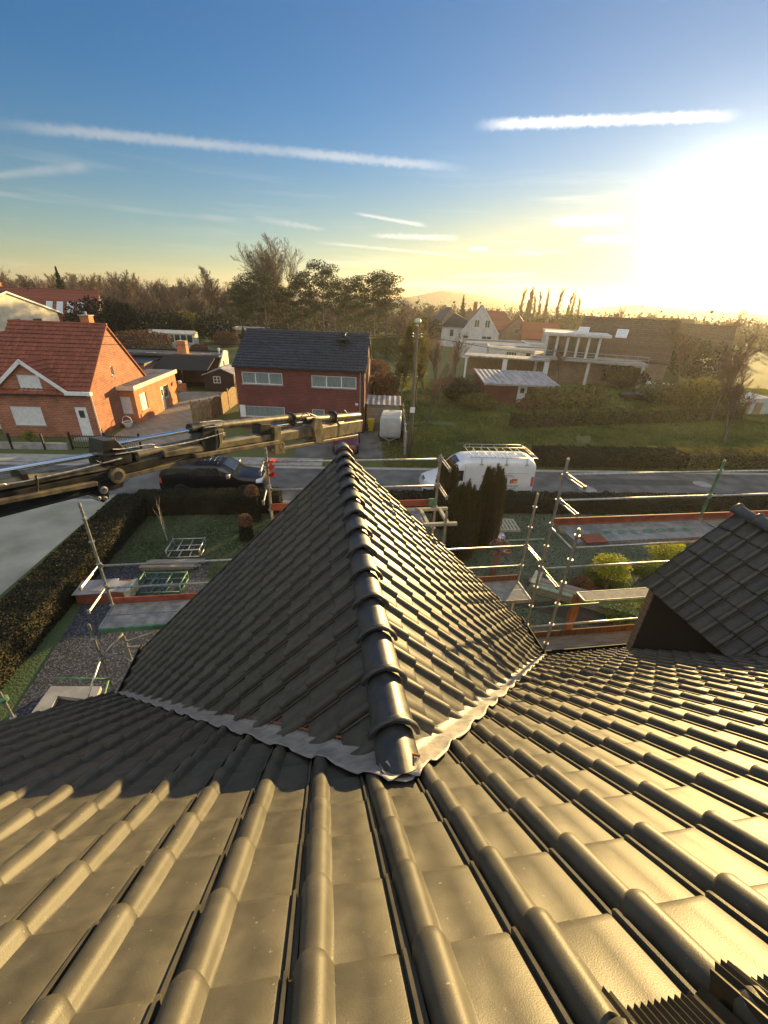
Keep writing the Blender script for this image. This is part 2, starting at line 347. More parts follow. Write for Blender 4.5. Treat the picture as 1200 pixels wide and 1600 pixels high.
# ------------------------------------------------------------------ ground
def sheet(name, pts, z, m_, label=None):
    mb = MB()
    mb.add([Vector((p[0], p[1], z)) for p in pts], [tuple(range(len(pts)))])
    o = mb.build(name, m_, fix=False); tag(o, kind='structure'); return o
gb = MB(); R_ = 4200; K = 28
gv = []; 
gb.add([(-R_, -600, 0), (R_, -600, 0), (R_, R_, 0), (-R_, R_, 0)], [(0, 1, 2, 3)])
tag(gb.build('ground', M['grass'], fix=False), kind='structure')
RA = radians(4.7); RX = Vector((cos(RA), sin(RA), 0)); RY = Vector((-sin(RA), cos(RA), 0))
def rd(x, y, z=0): p = RX*x+RY*y; return Vector((p.x, p.y, z))
RN, RF = 19.8, 24.4            # near and far edge of the carriageway in the road's frame
def rect(x0, x1, y0, y1): return [rd(x0, y0), rd(x1, y0), rd(x1, y1), rd(x0, y1)]
sheet('road', rect(-120, 160, RN, RF), .008, M['asphalt'])
for nm, y0, y1 in (('gutter_band', RF, RF+.35), ('gutter_band', RN-.3, RN)):
    b_ = MB(); 
    b_.box(-120, 160, y0, y1, 0, .02, Matrix.Rotation(RA, 4, 'Z')); tag(b_.build(nm, M['kerb']), kind='structure')
k = MB(); k.box(-120, -2, RF+.35, RF+1.6, 0, .12, Matrix.Rotation(RA, 4, 'Z')); tag(k.build('pavement', M['concrete'], bevel=.01), kind='structure')
for nm, a, b_, c, d in (('road_patch', -1, 3.4, RN+.4, RN+1.7), ('road_patch', 13, 21, RN+2.6, RN+3.5), ('road_patch', -17, -12.5, RN+1.0, RN+2.6)):
    sheet(nm, rect(a, b_, c, d), .012, mat('asphalt_patch', (.070, .070, .070), .9, .25, 2, bump=.003, bscale=50))
# frosted drive on the left, lawns, slate bed
sheet('driveway', [(-34, 2), tuple(G(-5, 935)[:2]), tuple(G(183, 772)[:2]), tuple(rd(-13.9, RN-.3)[:2]), tuple(rd(-40, RN-.3)[:2])], .012, M['frostpath'])
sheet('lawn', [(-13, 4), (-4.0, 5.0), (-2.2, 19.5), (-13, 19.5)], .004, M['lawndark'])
sheet('lawn', [(-2.2, 5.5), (24, 7), (24, 20.2), (-2.2, 19.2)], .006, M['lawn'])
sl_ = [G(0, 1150), G(40, 1085), G(120, 960), G(165, 880), G(330, 875), G(300, 1000), G(250, 1150)]
sheet('slate_yard', [p[:2] for p in sl_], .02, M['slatebed'])
sheet('planting_bed', [tuple(G(x, y)[:2]) for x, y in ((800, 945), (1010, 1000), (1250, 1010), (1250, 960), (900, 935))], .014, M['soil'])
pc = [G(205, 700), G(165, 690), G(222, 650), G(285, 612), G(372, 612), G(366, 630), G(304, 662), G(290, 700)]
sheet('paved_court', [p[:2] for p in pc], .016, M['paving'])
sheet('asphalt_yard', [tuple(G(x, y)[:2]) for x, y in ((455, 716), (630, 716), (632, 668), (560, 660), (470, 690))], .016, M['asphalt'])
sheet('garden_lawn', [tuple(G(x, y)[:2]) for x, y in ((330, 575), (360, 540), (230, 540), (200, 560), (260, 580))], .01, M['lawn'])
# ------------------------------------------------------------------ own house (frame: u along the street, v towards it, z up)
HA = radians(9.5); SC = .94
HR = Matrix.Rotation(HA, 4, 'Z')
UX = Vector((cos(HA), sin(HA), 0)); VX = Vector((-sin(HA), cos(HA), 0)); ZX = Vector((0, 0, 1))
house = thing('roofed_house', 'foreground house with dark tiled roofs, a long gabled wing and its ridge tiles', 'house', (0, 0, 0), HA)
SL = radians(43.0); HP = .83*SC
DD = Vector((0, cos(SL), -sin(SL))); NN = Vector((0, sin(SL), cos(SL)))
MO = Vector((0, 0, CH)) - NN*HP                 # foot of the perpendicular from the camera on the main slope
def roofz(v): return CH - (HP + v*sin(SL))/cos(SL)
TW, TCRS = .30*SC, .345*SC
PROF = [(0, -.010), (.006, .006), (.025, .019), (.055, .029), (.095, .036), (.145, .039), (.195, .037), (.24, .030), (.272, .020), (.295, .010), (.312, .005), (.33, .0005), (.60, 0), (.855, 0), (.885, -.006), (.905, -.009), (.912, .007), (.945, .008), (.952, -.013), (1.0, -.013)]
LIFT = .021
def prof_h(t):
    t %= 1.0
    for i in range(len(PROF)-1):
        if PROF[i][0] <= t <= PROF[i+1][0]:
            a, b = PROF[i], PROF[i+1]; return a[1]+(b[1]-a[1])*((t-a[0])/(b[0]-a[0]))
    return 0
def tile_field(mb, O, A, D, N, a0, a1, d0, d1, keep=None, seed=1, tw=TW):
    rn = random.Random(seed)
    nd = int(math.ceil((d1-d0)/TCRS)); na = int(math.ceil((a1-a0)/tw))
    for i in range(nd):
        for j in range(na):
            a, d = a0+j*tw, d0+i*TCRS
            if keep and not keep(a+tw/2, d+TCRS/2): continue
            ja, jd, jn, rot = rn.gauss(0, .0012), rn.gauss(0, .0018), rn.gauss(0, .0012), rn.gauss(0, .0035)
            secs = []
            ln = TCRS+.012
            for f, k, sc in ((-.04, -.001, .84), (.25, 0, .92), (.90, 0, 1.07), (.955, 0, 1.12), (.988, -.004, 1.09), (1.0, -.010, 1.04), (1.0, -.030, 1.0)):
                sec = []
                for t, h in PROF:
                    x = t
                    if t < .33: h2 = h*sc if h > 0 else h; x = .145+(t-.145)*(sc*.7+.3)
                    else: h2 = h
                    aa = a+ja+x*tw + rot*(f-.5)*.1
                    sec.append(O+A*aa+D*(d+jd+f*ln)+N*(h2+LIFT*f+k+jn))
                secs.append(sec)
            n = len(PROF); b = len(mb.v)
            for s_ in secs: mb.v += [tuple(v) for v in s_]
            for q in range(len(secs)-1):
                for p in range(n-1):
                    mb.f.append((b+q*n+p, b+q*n+p+1, b+(q+1)*n+p+1, b+(q+1)*n+p))
U0 = .40*SC                                       # ridge of the wing
VA = 1.384*SC; ZR = CH-2.43*SC                    # where it meets the main slope, its height
WPI = radians(45.4); HWID = 4.06*SC
ZE = ZR-HWID*tan(WPI)
VE = (CH-ZE-HP/cos(SL))/tan(SL)                   # v of the eave
DE = VE*cos(SL)+(CH-ZE)*sin(SL)
GV = 7.02*SC                                      # gable end of the wing
UL, UR_ = -4.02*SC, 10.6
roof = MB()
def keep_main(a, d):
    P = MO+Vector((1, 0, 0))*a+DD*d; u = P.x; v = P.y
    if v > VA+.35 and abs(u-U0) < (v-VA)*(HWID/(VE-VA))-.45: return False
    return True
# the top of the main slope: its ridge runs just under the camera, the rear slope falls away behind
D_RG = .60; VRG = (MO+DD*D_RG).y; ZRG = (MO+DD*D_RG).z
# the courses of the main slope
Doff = 2.015*HP
d_start = Doff - TCRS*3
a_off = -.051-.165*TW
na0 = math.floor((UL-a_off)/TW+.5); A0 = a_off+na0*TW
tile_field(roof, MO, Vector((1, 0, 0)), DD, NN, A0, UR_, d_start, DE-.05, keep_main, 3)
slope = MB()
b_ = MO-NN*.05
slope.box(A0-.02, UR_, -.0, 1, 0, 1)
slope = MB()
slope.prism([(A0-.01, .55), (UR_, .55), (UR_, DE), (A0-.01, DE)], MO-NN*.035, (1, 0, 0), DD, -NN*.12)
rear = MB(); DB = Vector((0, -cos(SL), -sin(SL))); NB = Vector((0, -sin(SL), cos(SL)))
tile_field(rear, Vector((0, VRG, ZRG)), Vector((-1, 0, 0)), DB, NB, -UR_, -A0, .04, 6.6, None, 17)
ro = rear.build('rear_roof_tiles', M['tile'], house, smooth=True, fix=False); ro.data.set_sharp_from_angle(angle=radians(38))
rs = MB(); rs.prism([(A0-.01, .0), (UR_, .0), (UR_, 6.7), (A0-.01, 6.7)], Vector((0, VRG, ZRG))-NB*.035, (1, 0, 0), DB, -NB*.12); rs.build('roof_boarding', M['zinc'], house)
mainroof = roof.build('main_roof_tiles', M['tile'], house, smooth=True, fix=False)
mainroof.data.set_sharp_from_angle(angle=radians(38))
slope.build('roof_boarding', M['zinc'], house)
# verge board on the left
vb = MB(); vb.prism([(-.10, .4), (.03, .4), (.03, DE+.02), (-.10, DE+.02)], MO+Vector((A0-.012, 0, 0))-NN*0.0, NN, DD, Vector((-.03, 0, 0)))
vb.build('verge_board', M['zinc'], house)
# wing slopes
def wing(sgn, name):
    D = Vector((sgn*cos(WPI), 0, -sin(WPI))); A = Vector((0, -sgn, 0)); N = D.cross(A)
    if N.z < 0: N = -N
    O = Vector((U0, 0, ZR))
    mb = MB(); L = HWID/cos(WPI)
    v0, v1 = VA-.35, GV
    nt = math.ceil((v1-v0)/TW)
    if sgn > 0: a0 = -v1; a1 = a0+nt*TW
    else: a0 = v1-nt*TW; a1 = v1
    def kp(a, d):
        v = abs(a); z = ZR-d*sin(WPI); return z > roofz(v)-.28
    tile_field(mb, O, A, D, N, a0, a1-.01, .07, L-.02, kp, 5+sgn)
    me = bpy.data.meshes.new(name); me.from_pydata(mb.v, [], mb.f)
    bm = bmesh.new(); bm.from_mesh(me)
    P = MO+NN*.030
    bmesh.ops.bisect_plane(bm, geom=bm.verts[:]+bm.edges[:]+bm.faces[:], plane_co=P, plane_no=NN, clear_inner=True)
    bm.to_mesh(me); bm.free(); me.materials.append(M['tile'])
    me.polygons.foreach_set('use_smooth', [True]*len(me.polygons)); me.set_sharp_from_angle(angle=radians(38))
    o = bpy.data.objects.new(name, me); COL.objects.link(o); o.parent = house
    # gutter at the wing eave
    ze = ZE-.03; ue = U0+sgn*(HWID+.07)
    g = MB()
    sec = [(-.07, .02), (-.07, -.05), (-.05, -.09), (.05, -.09), (.07, -.05), (.07, .03), (.055, .03), (.05, -.04), (-.05, -.04), (-.055, .02)]
    g.prism(sec, (ue, VE-.05, ze), (1, 0, 0), (0, 0, 1), (0, GV-VE+.1, 0)); g.build('gutter', M['black'], house)
    # verge at the gable end
    w = MB(); w.prism([(-.16, .0), (.03, .0), (.03, L+.06), (-.16, L+.06)], O+Vector((0, GV+.004, 0)), N, D, Vector((0, .035, 0))); w.build('verge_board', M['zinc'], house)
wing(1, 'wing_roof_tiles'); wing(-1, 'wing_roof_tiles')
body = MB(); hw = HWID-.15; 
body.prism([(U0-hw, 0), (U0+hw, 0), (U0+hw, ZE-.12), (U0, ZR-.22), (U0-hw, ZE-.12)], (0, GV-.08, 0), (1, 0, 0), (0, 0, 1), Vector((0, -(GV-VA-.8), 0)))
body.build('wall', M['brickbrown'], house)
b2 = MB(); b2.prism([(-5.2, 0), (VE-.15, 0), (VE-.15, ZE-.16), (VRG, ZRG-.24), (-5.2, ZRG-(VRG+5.2)*tan(SL)-.24)], (A0+.15, 0, 0), (0, 1, 0), (0, 0, 1), Vector((UR_-A0-.3, 0, 0)))
b2.build('wall', M['brickbrown'], house)
# gutter of the main eave right of the wing
g = MB(); sec = [(-.07, .02), (-.07, -.06), (-.05, -.10), (.05, -.10), (.07, -.06), (.07, .03), (.055, .03), (.05, -.05), (-.05, -.05), (-.055, .02)]
g.prism(sec, (U0+HWID+.02, VE+.09, ZE-.03), (0, 1, 0), (0, 0, 1), (UR_-U0-HWID, 0, 0)); g.build('gutter', M['black'], house)
rbm = MB(); rbm.box(U0-.045, U0+.045, VA+.12, GV-.02, ZR-.16, ZR+.075); rbm.build('ridge_gap_filler', M['zinc'], house)  # added under the ridge tiles to stop light leaking through the gap
# ridge tiles of the wing: each overlaps the next with a raised collar
def ridge_tile(mb, p, d, L, r):
    d = Vector(d).normalized(); a = d.cross(Vector((0, 0, 1))).normalized(); b = Vector((0, 0, 1)); p = Vector(p)
    def sec(rr, s, z=0, low=0):
        pts = []
        for k in range(-8, 9):
            th = k*radians(88)/8
            q = rr*(1+.035*max(0, 1-abs(k)/1.3))
            flat = .93+.07*abs(cos(2*th))
            pts.append(p+d*s+a*q*sin(th)*1.0*flat+b*(q*cos(th)*.98*flat+z))
        inn = []
        for k in (8, 4, 0, -4, -8):
            th = k*radians(88)/8; inn.append(p+d*s+a*(rr-.018-low)*sin(th)+b*((rr-.018-low)*cos(th)+z))
        return pts+inn
    prof = [(0, r+.020), (.006, r+.027), (.022, r+.030), (.036, r+.026), (.042, r+.010), (.050, r+.002), (.10, r), (L+.03, r-.012)]
    mb.loft([sec(rr, s, LIFT*(1-s/L)) for s, rr in prof])
RP = .405*SC
n_r = 14; vstart = VA-.15
i = 0; v = vstart
rz0 = ZR-.020
while v < GV+.02:
    mb = MB(); ridge_tile(mb, (U0+rnd.gauss(0, .002), v, rz0+.012*0), (0, 1, .0), RP, .131)
    # the near tip of the first tile is cut to the valley
    o = mb.build('ridge_tile', M['ridge'], house, auto=40)
    if i == 0:
        bm = bmesh.new(); bm.from_mesh(o.data)
        bmesh.ops.bisect_plane(bm, geom=bm.verts[:]+bm.edges[:]+bm.faces[:], plane_co=MO+NN*.055, plane_no=NN, clear_inner=True); bm.to_mesh(o.data); bm.free()
    v += RP; i += 1
uu = A0-.02
while uu < UR_:
    mb = MB(); ridge_tile(mb, (uu, VRG, ZRG-.015), (1, 0, 0), RP, .131); mb.build('main_ridge_tile', M['ridge'], house, auto=40); uu += RP
# lead valleys draped over the tiles
def main_h(a, d):
    f = ((d-d_start)/TCRS) % 1.0
    return prof_h((a-A0)/TW)+LIFT*f
def drape(a, d, win=.028):
    return max(main_h(a+dx, d+dy) for dx in (-win, 0, win) for dy in (-.02, 0, .02))
def valley(sgn, name):
    # valley line on the main slope
    p0 = (U0, VA); p1 = (U0+sgn*HWID, VE)
    n = 150; m_ = 9; mb = MB(); vs = []
    rn = random.Random(sgn+5)
    for i in range(n+1):
        t = -.012+i/n*1.02
        u = p0[0]+(p1[0]-p0[0])*t; v = p0[1]+(p1[1]-p0[1])*t
        D = (CH-roofz(v))*sin(SL)+v*cos(SL); a = u
        # direction square to the valley, pointing down to the main slope's open side
        du, dv = sgn*HWID, (VE-VA)/cos(SL); ll = sqrt(du*du+dv*dv); ox, oy = sgn*dv/ll, -abs(du)/ll
        wave = .5+.5*sin(2*pi*((a-A0)/TW)-.6)
        wid = (.185+.016*wave+.008*noise.noise(Vector((t*30, sgn, 0))))*(.8+.35*(1-t))
        if sgn > 0: wid *= .85
        for j in range(m_+1):
            s = j/m_
            aa, dd = a+ox*(wid*s-.05), D+oy*(wid*s-.05)
            hd = max(.036, drape(aa, dd, .03)+.007); kk = s**2.2; h = (.058+.002*noise.noise(Vector((aa*9, dd*9, 0))))*(1-kk)+min(hd, .066)*kk
            up = .035+.05*(1-t)*.3
            if s < .25: h = h*(s/.25)+(up+.045+.006*noise.noise(Vector((t*40, 3, sgn))))*(1-s/.25)
            vs.append(MO+Vector((aa, 0, 0))+DD*dd+NN*h)
    fs = [(i*(m_+1)+j, i*(m_+1)+j+1, (i+1)*(m_+1)+j+1, (i+1)*(m_+1)+j) for i in range(n) for j in range(m_)]
    mb.add(vs, fs); o = mb.build(name, M['lead'], house, smooth=True, fix=False); sd = o.modifiers.new('thickness', 'SOLIDIFY'); sd.thickness = .003; sd.offset = 1
    # red sealing strip showing at the upper edge
    r_ = MB(); pts = []
    for i in range(0, n+1):
        b = vs[i*(m_+1)]; pts.append(b+NN*(.010+.006*noise.noise(Vector((i*.3, sgn, 1))))+Vector((-sgn*.012, 0, 0)))
    if sgn < 0: r_.path(pts[:-20], .0075, 5); r_.build('sealing_strip', M['redseal'], house)
valley(-1, 'valley_flashing'); valley(1, 'valley_flashing')
# lead tip under the first ridge tile
tp = MB(); tv = []
for i in range(7):
    for j in range(5):
        aa = U0-.11+.22*i/6; dd = (CH-roofz(VA))*sin(SL)+VA*cos(SL)-.15+.17*j/4+abs(i-3)*.020
        tv.append(MO+Vector((aa, 0, 0))+DD*dd+NN*(drape(aa, dd)+.016+.004*noise.noise(Vector((aa*30, dd*30, 4)))))
tp.add(tv, [(i*5+j, i*5+j+1, (i+1)*5+j+1, (i+1)*5+j) for i in range(6) for j in range(4)])
tpo = tp.build('lead_tip', M['lead'], house, smooth=True, fix=False); sd = tpo.modifiers.new('thickness', 'SOLIDIFY'); sd.thickness = .003; sd.offset = 1
# pleated ridge strip at the top of the main slope
pl = MB(); a0, a1 = .515, 2.6; N_ = int((a1-a0)/.0075); vs = []
for i in range(N_+1):
    a = a0+(a1-a0)*i/N_; z = .005 if i % 2 else -.001
    for k_, d in enumerate((.55, .75, .90, .94, .985+.004*(i % 2))):
        hh = max(main_h(a+dx, max(d, d_start+.02)) for dx in (-.004, 0, .004)); cr = (.010*math.sin(a*41+d*60)*math.sin(a*13) if k_ < 3 else 0)
        vs.append(MO+Vector((a, 0, 0))+DD*d+NN*(prof_h((a-A0)/TW)+.024+z))
pl.add(vs, [(i*5+j, i*5+j+1, (i+1)*5+j+1, (i+1)*5+j) for i in range(N_) for j in range(4)])
po = pl.build('pleated_ridge_strip', mat('pleated_black_strip', (.045, .038, .027), .32, .2, 20, metal=.5), house, fix=False); sd = po.modifiers.new('thickness', 'SOLIDIFY'); sd.thickness = .002; sd.offset = 1

# ---- dormer at the right: brick front, dark clad cheek, own gabled roof
DU0, DUR, DVF = 6.0, 7.2, 5.30
dz0 = roofz(DVF); dze = dz0+1.64; 
chk = MB(); vt = (CH-HP/cos(SL)-dze)/tan(SL)
chk.prism([(DVF, dz0-.06), (DVF, dze+.05), (vt-.1, dze+.05), (vt-.1, dze-.06)], (DU0, 0, 0), (0, 1, 0), (0, 0, 1), Vector((.12, 0, 0)))
chk.build('dormer_cheek', M['slateboard'], house)
fr = MB(); fr.prism([(DU0-.015, dz0-.3), (2*DUR-DU0, dz0-.3), (2*DUR-DU0, dze), (DUR, dze+1.15), (DU0-.015, dze)], (0, DVF+.02, 0), (1, 0, 0), (0, 0, 1), Vector((0, .13, 0)))
fr.build('dormer_front_wall', M['brickbrown'], house)
dth = radians(45)
OR = Vector((DUR, 0, dze+1.30)); LD = 1.72
for sgn in (-1, 1):
    D = Vector((sgn*cos(dth), 0, -sin(dth))); A = Vector((0, -sgn, 0)); N = D.cross(A)
    if N.z < 0: N = -N
    mb = MB()
    v1 = DVF+.22; n_ = 13
    a0 = v1-n_*TW if sgn < 0 else -v1
    tile_field(mb, OR, A, D, N, a0, a0+n_*TW-.01, .03, LD+.05, lambda a, d: OR.z-d*sin(dth) > roofz(abs(a))-.3, 11+sgn)
    me = bpy.data.meshes.new('dormer_roof_tiles'); me.from_pydata(mb.v, [], mb.f); bm = bmesh.new(); bm.from_mesh(me)
    bmesh.ops.bisect_plane(bm, geom=bm.verts[:]+bm.edges[:]+bm.faces[:], plane_co=MO+NN*.03, plane_no=NN, clear_inner=True); bm.to_mesh(me); bm.free()
    me.materials.append(M['tile']); me.polygons.foreach_set('use_smooth', [True]*len(me.polygons)); me.set_sharp_from_angle(angle=radians(38))
    o = bpy.data.objects.new('dormer_roof_tiles', me); COL.objects.link(o); o.parent = house
    bo = MB(); bo.prism([(0, .02), (0, LD+.04), (-.05, LD+.04), (-.05, .02)], OR+Vector((0, v1-.02, 0)), N, D, Vector((0, -3.2, 0))); bo.build('dormer_roof_board', M['slateboard'], house)
v = DVF+.24
while v > 2.0:
    mb = MB(); ridge_tile(mb, (DUR, v, OR.z-.02), (0, -1, 0), RP, .131); mb.build('dormer_ridge_tile', M['ridge'], house, auto=40); v -= RP
# ------------------------------------------------------------------ houses
def facade(mb, poly, holes, o, ax, nr, depth=.12):
    o, ax, nr = Vector(o), Vector(ax), Vector(nr)
    loops = [[Vector((x, z, 0)) for x, z in poly]]+[[Vector((x0, z0, 0)), Vector((x0, z1, 0)), Vector((x1, z1, 0)), Vector((x1, z0, 0))] for x0, x1, z0, z1 in holes]
    tris = tessellate_polygon(loops); pts = [p for l in loops for p in l]
    vs = [o+ax*p.x+ZX*p.y for p in pts]; mb.add(vs, [tuple(t) for t in tris])
    for x0, x1, z0, z1 in holes:
        c = [(x0, z0), (x1, z0), (x1, z1), (x0, z1)]
        f = [o+ax*x+ZX*z for x, z in c]; g_ = [p-nr*depth for p in f]
        mb.add(f+g_, [(0, 1, 5, 4), (1, 2, 6, 5), (2, 3, 7, 6), (3, 0, 4, 7), (4, 5, 6, 7)])
def window(par, o, ax, nr, x0, x1, z0, z1, kind='glass', n=1, frame='white', depth=.12, sill=True, name=None, rows=1):
    o, ax, nr = Vector(o), Vector(ax), Vector(nr); b = o-nr*(depth-.045)
    def bar(mb, a0, a1, c0, c1, th=.05, off=0):
        mb.prism([(a0, c0), (a1, c0), (a1, c1), (a0, c1)], b+nr*(off-th/2), ax, ZX, nr*th)
    fw = .06
    if kind == 'door':
        d = MB(); bar(d, x0+.01, x1-.01, z0, z1, .05); w = d.build('door', M[frame], par)
        g_ = MB(); bar(g_, x0+(x1-x0)*.28, x1-(x1-x0)*.28, z1-.75, z1-.25, .012, .032); g_.build('door_glass', M['glass'], w)
        h = MB(); h.tube(b+nr*.07+ax*(x1-.14)+ZX*(z0+1.02), b+nr*.07+ax*(x1-.26)+ZX*(z0+1.02), .012, 6); h.build('handle', M['galv'], w); return w
    f = MB(); bar(f, x0, x0+fw, z0, z1); bar(f, x1-fw, x1, z0, z1); bar(f, x0+fw, x1-fw, z0, z0+fw); bar(f, x0+fw, x1-fw, z1-fw, z1)
    for i in range(1, n): c = x0+(x1-x0)*i/n; bar(f, c-.035, c+.035, z0+fw, z1-fw, .045)
    for i in range(1, rows): c = z0+(z1-z0)*i/rows; bar(f, x0+fw, x1-fw, c-.02, c+.02, .04)
    w = f.build('window', M[frame], par)
    p = MB()
    if kind == 'shutter':
        k = max(3, int((z1-z0)/.055)); hh = (z1-z0-2*fw)/k
        for i in range(k):
            a = z0+fw+i*hh; p.prism([(x0+fw, a), (x1-fw, a), (x1-fw, a+hh*.88), (x0+fw, a+hh*.88)], b-nr*.01, ax, ZX, nr*.022)
        p.build('roller_shutter', M['white'], w)
    else:
        bar(p, x0+fw, x1-fw, z0+fw, z1-fw, .012, -.01); p.build('pane', M['blind' if kind == 'blind' else 'glass'], w)
    if sill:
        s = MB(); s.prism([(x0-.06, z0-.07), (x1+.06, z0-.07), (x1+.06, z0-.004), (x0-.06, z0-.004)], o-nr*.05, ax, ZX, nr*.10); s.build('sill', M['concrete'], w)
    return w
def course_roof(mb, O, A, D, N, width, length, c=.35, th=.055, seed=0, tw=.30, roll=.03):
    O, A, D, N = map(Vector, (O, A, D, N)); rn = random.Random(seed); nc = max(1, round(length/c)); c = length/nc; nw = max(1, round(width/tw)); tw = width/nw
    pr = [(0, 0), (.12, roll), (.28, roll), (.42, 0), (.98, 0)]
    for i in range(nc):
        for j in range(nw):
            jj = rn.uniform(-.004, .004); vs = []
            for d, n_ in ((i*c-.01, jj), ((i+1)*c+.01, th+jj), ((i+1)*c+.01, -.01)):
                vs += [O+A*((j+t)*tw)+D*d+N*(n_+(h if n_ != -.01 else 0)) for t, h in pr]
            b = len(mb.v); mb.v += [tuple(v) for v in vs]
            for r in (0, 1):
                for k_ in range(4): mb.f.append((b+r*5+k_, b+r*5+k_+1, b+(r+1)*5+k_+1, b+(r+1)*5+k_))
def flat_roof_courses(mb, O, A, D, N, width, length, c=.4, th=.03):
    O, A, D, N = map(Vector, (O, A, D, N)); nc = max(1, round(length/c)); c = length/nc
    for i in range(nc):
        vs = [O+D*(i*c)+A*0, O+D*(i*c)+A*width, O+D*((i+1)*c)+N*th+A*width, O+D*((i+1)*c)+N*th, O+D*((i+1)*c), O+D*((i+1)*c)+A*width]
        mb.add(vs, [(0, 1, 2, 3), (3, 2, 5, 4)])
def make_house(name, label, cat, loc, rz, w, d, eave, ridge, wall, roofm, ops={}, chim=(), over=.25, group=None, far=False, barge=None, skylights=(), hip=0, trim=None):
    """ridge along local x; front is -y"""
    t = thing(name, label, cat, loc, rz, group)
    F = {'f': ((-w/2, -d/2, 0), (1, 0, 0), (0, -1, 0), w), 'b': ((w/2, d/2, 0), (-1, 0, 0), (0, 1, 0), w),
         'r': ((w/2, -d/2, 0), (0, 1, 0), (1, 0, 0), d), 'l': ((-w/2, d/2, 0), (0, -1, 0), (-1, 0, 0), d)}
    mb = MB()
    for k_, (o, ax, nr, L) in F.items():
        hl = [q[:4] for q in ops.get(k_, [])]
        poly = [(0, 0), (L, 0), (L, eave), (0, eave)] if k_ in 'fb' else [(0, 0), (L, 0), (L, eave), (L/2, ridge-.08), (0, eave)]
        facade(mb, poly, hl, o, ax, nr)
    mb.build('wall', M[wall], t, fix=False)
    for k_, lst in ops.items():
        o, ax, nr, L = F[k_]
        for q in lst: window(t, o, ax, nr, q[0], q[1], q[2], q[3], q[4] if len(q) > 4 else 'glass', q[5] if len(q) > 5 else 1, q[6] if len(q) > 6 else 'white', sill=(not far and (len(q) < 5 or q[4] != 'door')))
    th = atan2(ridge-eave, d/2); L = (d/2+over)/cos(th); rf = MB()
    for sg in (-1, 1):
        D = Vector((0, sg*cos(th), -sin(th))); N = Vector((0, sg*sin(th), cos(th)))
        O = Vector((-w/2-.12, 0, ridge+.02))
        if far: flat_roof_courses(rf, O, (1, 0, 0), D, N, w+.24, L)
        else: course_roof(rf, O, (1, 0, 0), D, N, w+.24, L, seed=int(abs(loc[0])*10)+sg)
        rf.prism([(-w/2-.12, 0), (w/2+.12, 0), (w/2+.12, L), (-w/2-.12, L)], Vector((0, 0, ridge+.02))-N*.012, (1, 0, 0), D, -N*.09)
    r = rf.build('roof', M[roofm], t, fix=False)
    rg = MB(); rg.path([(-w/2-.14, 0, ridge+.03), (w/2+.14, 0, ridge+.03)], .085, 8); rg.build('ridge_cap', M[roofm], r)
    if barge:
        for sx in (-1, 1):
            for sg in (-1, 1):
                D = Vector((0, sg*cos(th), -sin(th))); N = Vector((0, sg*sin(th), cos(th))); b = MB()
                b.prism([(-.02, -.14), (L, -.14), (L, .05), (-.02, .05)], Vector((sx*(w/2+.13), 0, ridge+.01)), D, N, Vector((sx*.04, 0, 0))); b.build('barge_board', M[barge], r)
    if not far:
        for sg in (-1, 1):
            g_ = MB(); e = Vector((0, sg*(d/2+over+.05), ridge-L*sin(th))); g_.prism([(-.06, .03), (-.05, -.05), (.05, -.05), (.06, .03)], (-w/2-.1, e.y, e.z), (0, 1, 0), (0, 0, 1), (w+.2, 0, 0)); g_.build('gutter', M[trim or 'zinc'], t)
    for cx, cy, cw, hh in chim:
        c = MB(); zb = ridge-abs(cy)*tan(th)-.3; c.box(cx-cw/2, cx+cw/2, cy-cw/2, cy+cw/2, zb, ridge+hh); ch = c.build('chimney', M['brickorange' if wall != 'brickdark' else 'brickdark'], r)
        k = MB(); k.box(cx-cw/2-.06, cx+cw/2+.06, cy-cw/2-.06, cy+cw/2+.06, ridge+hh, ridge+hh+.08); k.tube((cx, cy, ridge+hh+.08), (cx, cy, ridge+hh+.3), .09, 8); k.build('chimney_cap', M['concrete'], ch)
    for sg, x0, x1, d0, d1 in skylights:
        D = Vector((0, sg*cos(th), -sin(th))); N = Vector((0, sg*sin(th), cos(th))); s = MB()
        s.prism([(x0, d0), (x1, d0), (x1, d1), (x0, d1)], Vector((0, 0, ridge+.02))+N*.05, (1, 0, 0), D, N*.06); sk = s.build('skylight', M['white'], r)
        s = MB(); s.prism([(x0+.07, d0+.07), (x1-.07, d0+.07), (x1-.07, d1-.07), (x0+.07, d1-.07)], Vector((0, 0, ridge+.02))+N*.112, (1, 0, 0), D, N*.01); s.build('pane', M['solar'], sk)
    return t
def rloc(C, lx, ly): p = Vector(C)+RX*lx+RY*ly; return (p.x, p.y, 0)

# --- left red brick house (front right corner at CL)
CL = G(157, 684); W1, D1 = 6.4, 8.2
lh = make_house('brick_house', 'red brick house with white shutters, steep red tiled roof and sunlit orange gable', 'house', rloc(CL, -W1/2, D1/2), RA, W1, D1, 3.2, 7.12, 'brickred', 'redtile',
    {'f': [(W1-5.4, W1-3.38, .8, 2.1, 'shutter'), (W1-1.22, W1-.42, .05, 2.15, 'door')], 'r': [(3.45, 3.75, 3.7, 4.35, 'glass')]}, [(1.75, .55, .62, .5)], group=None)
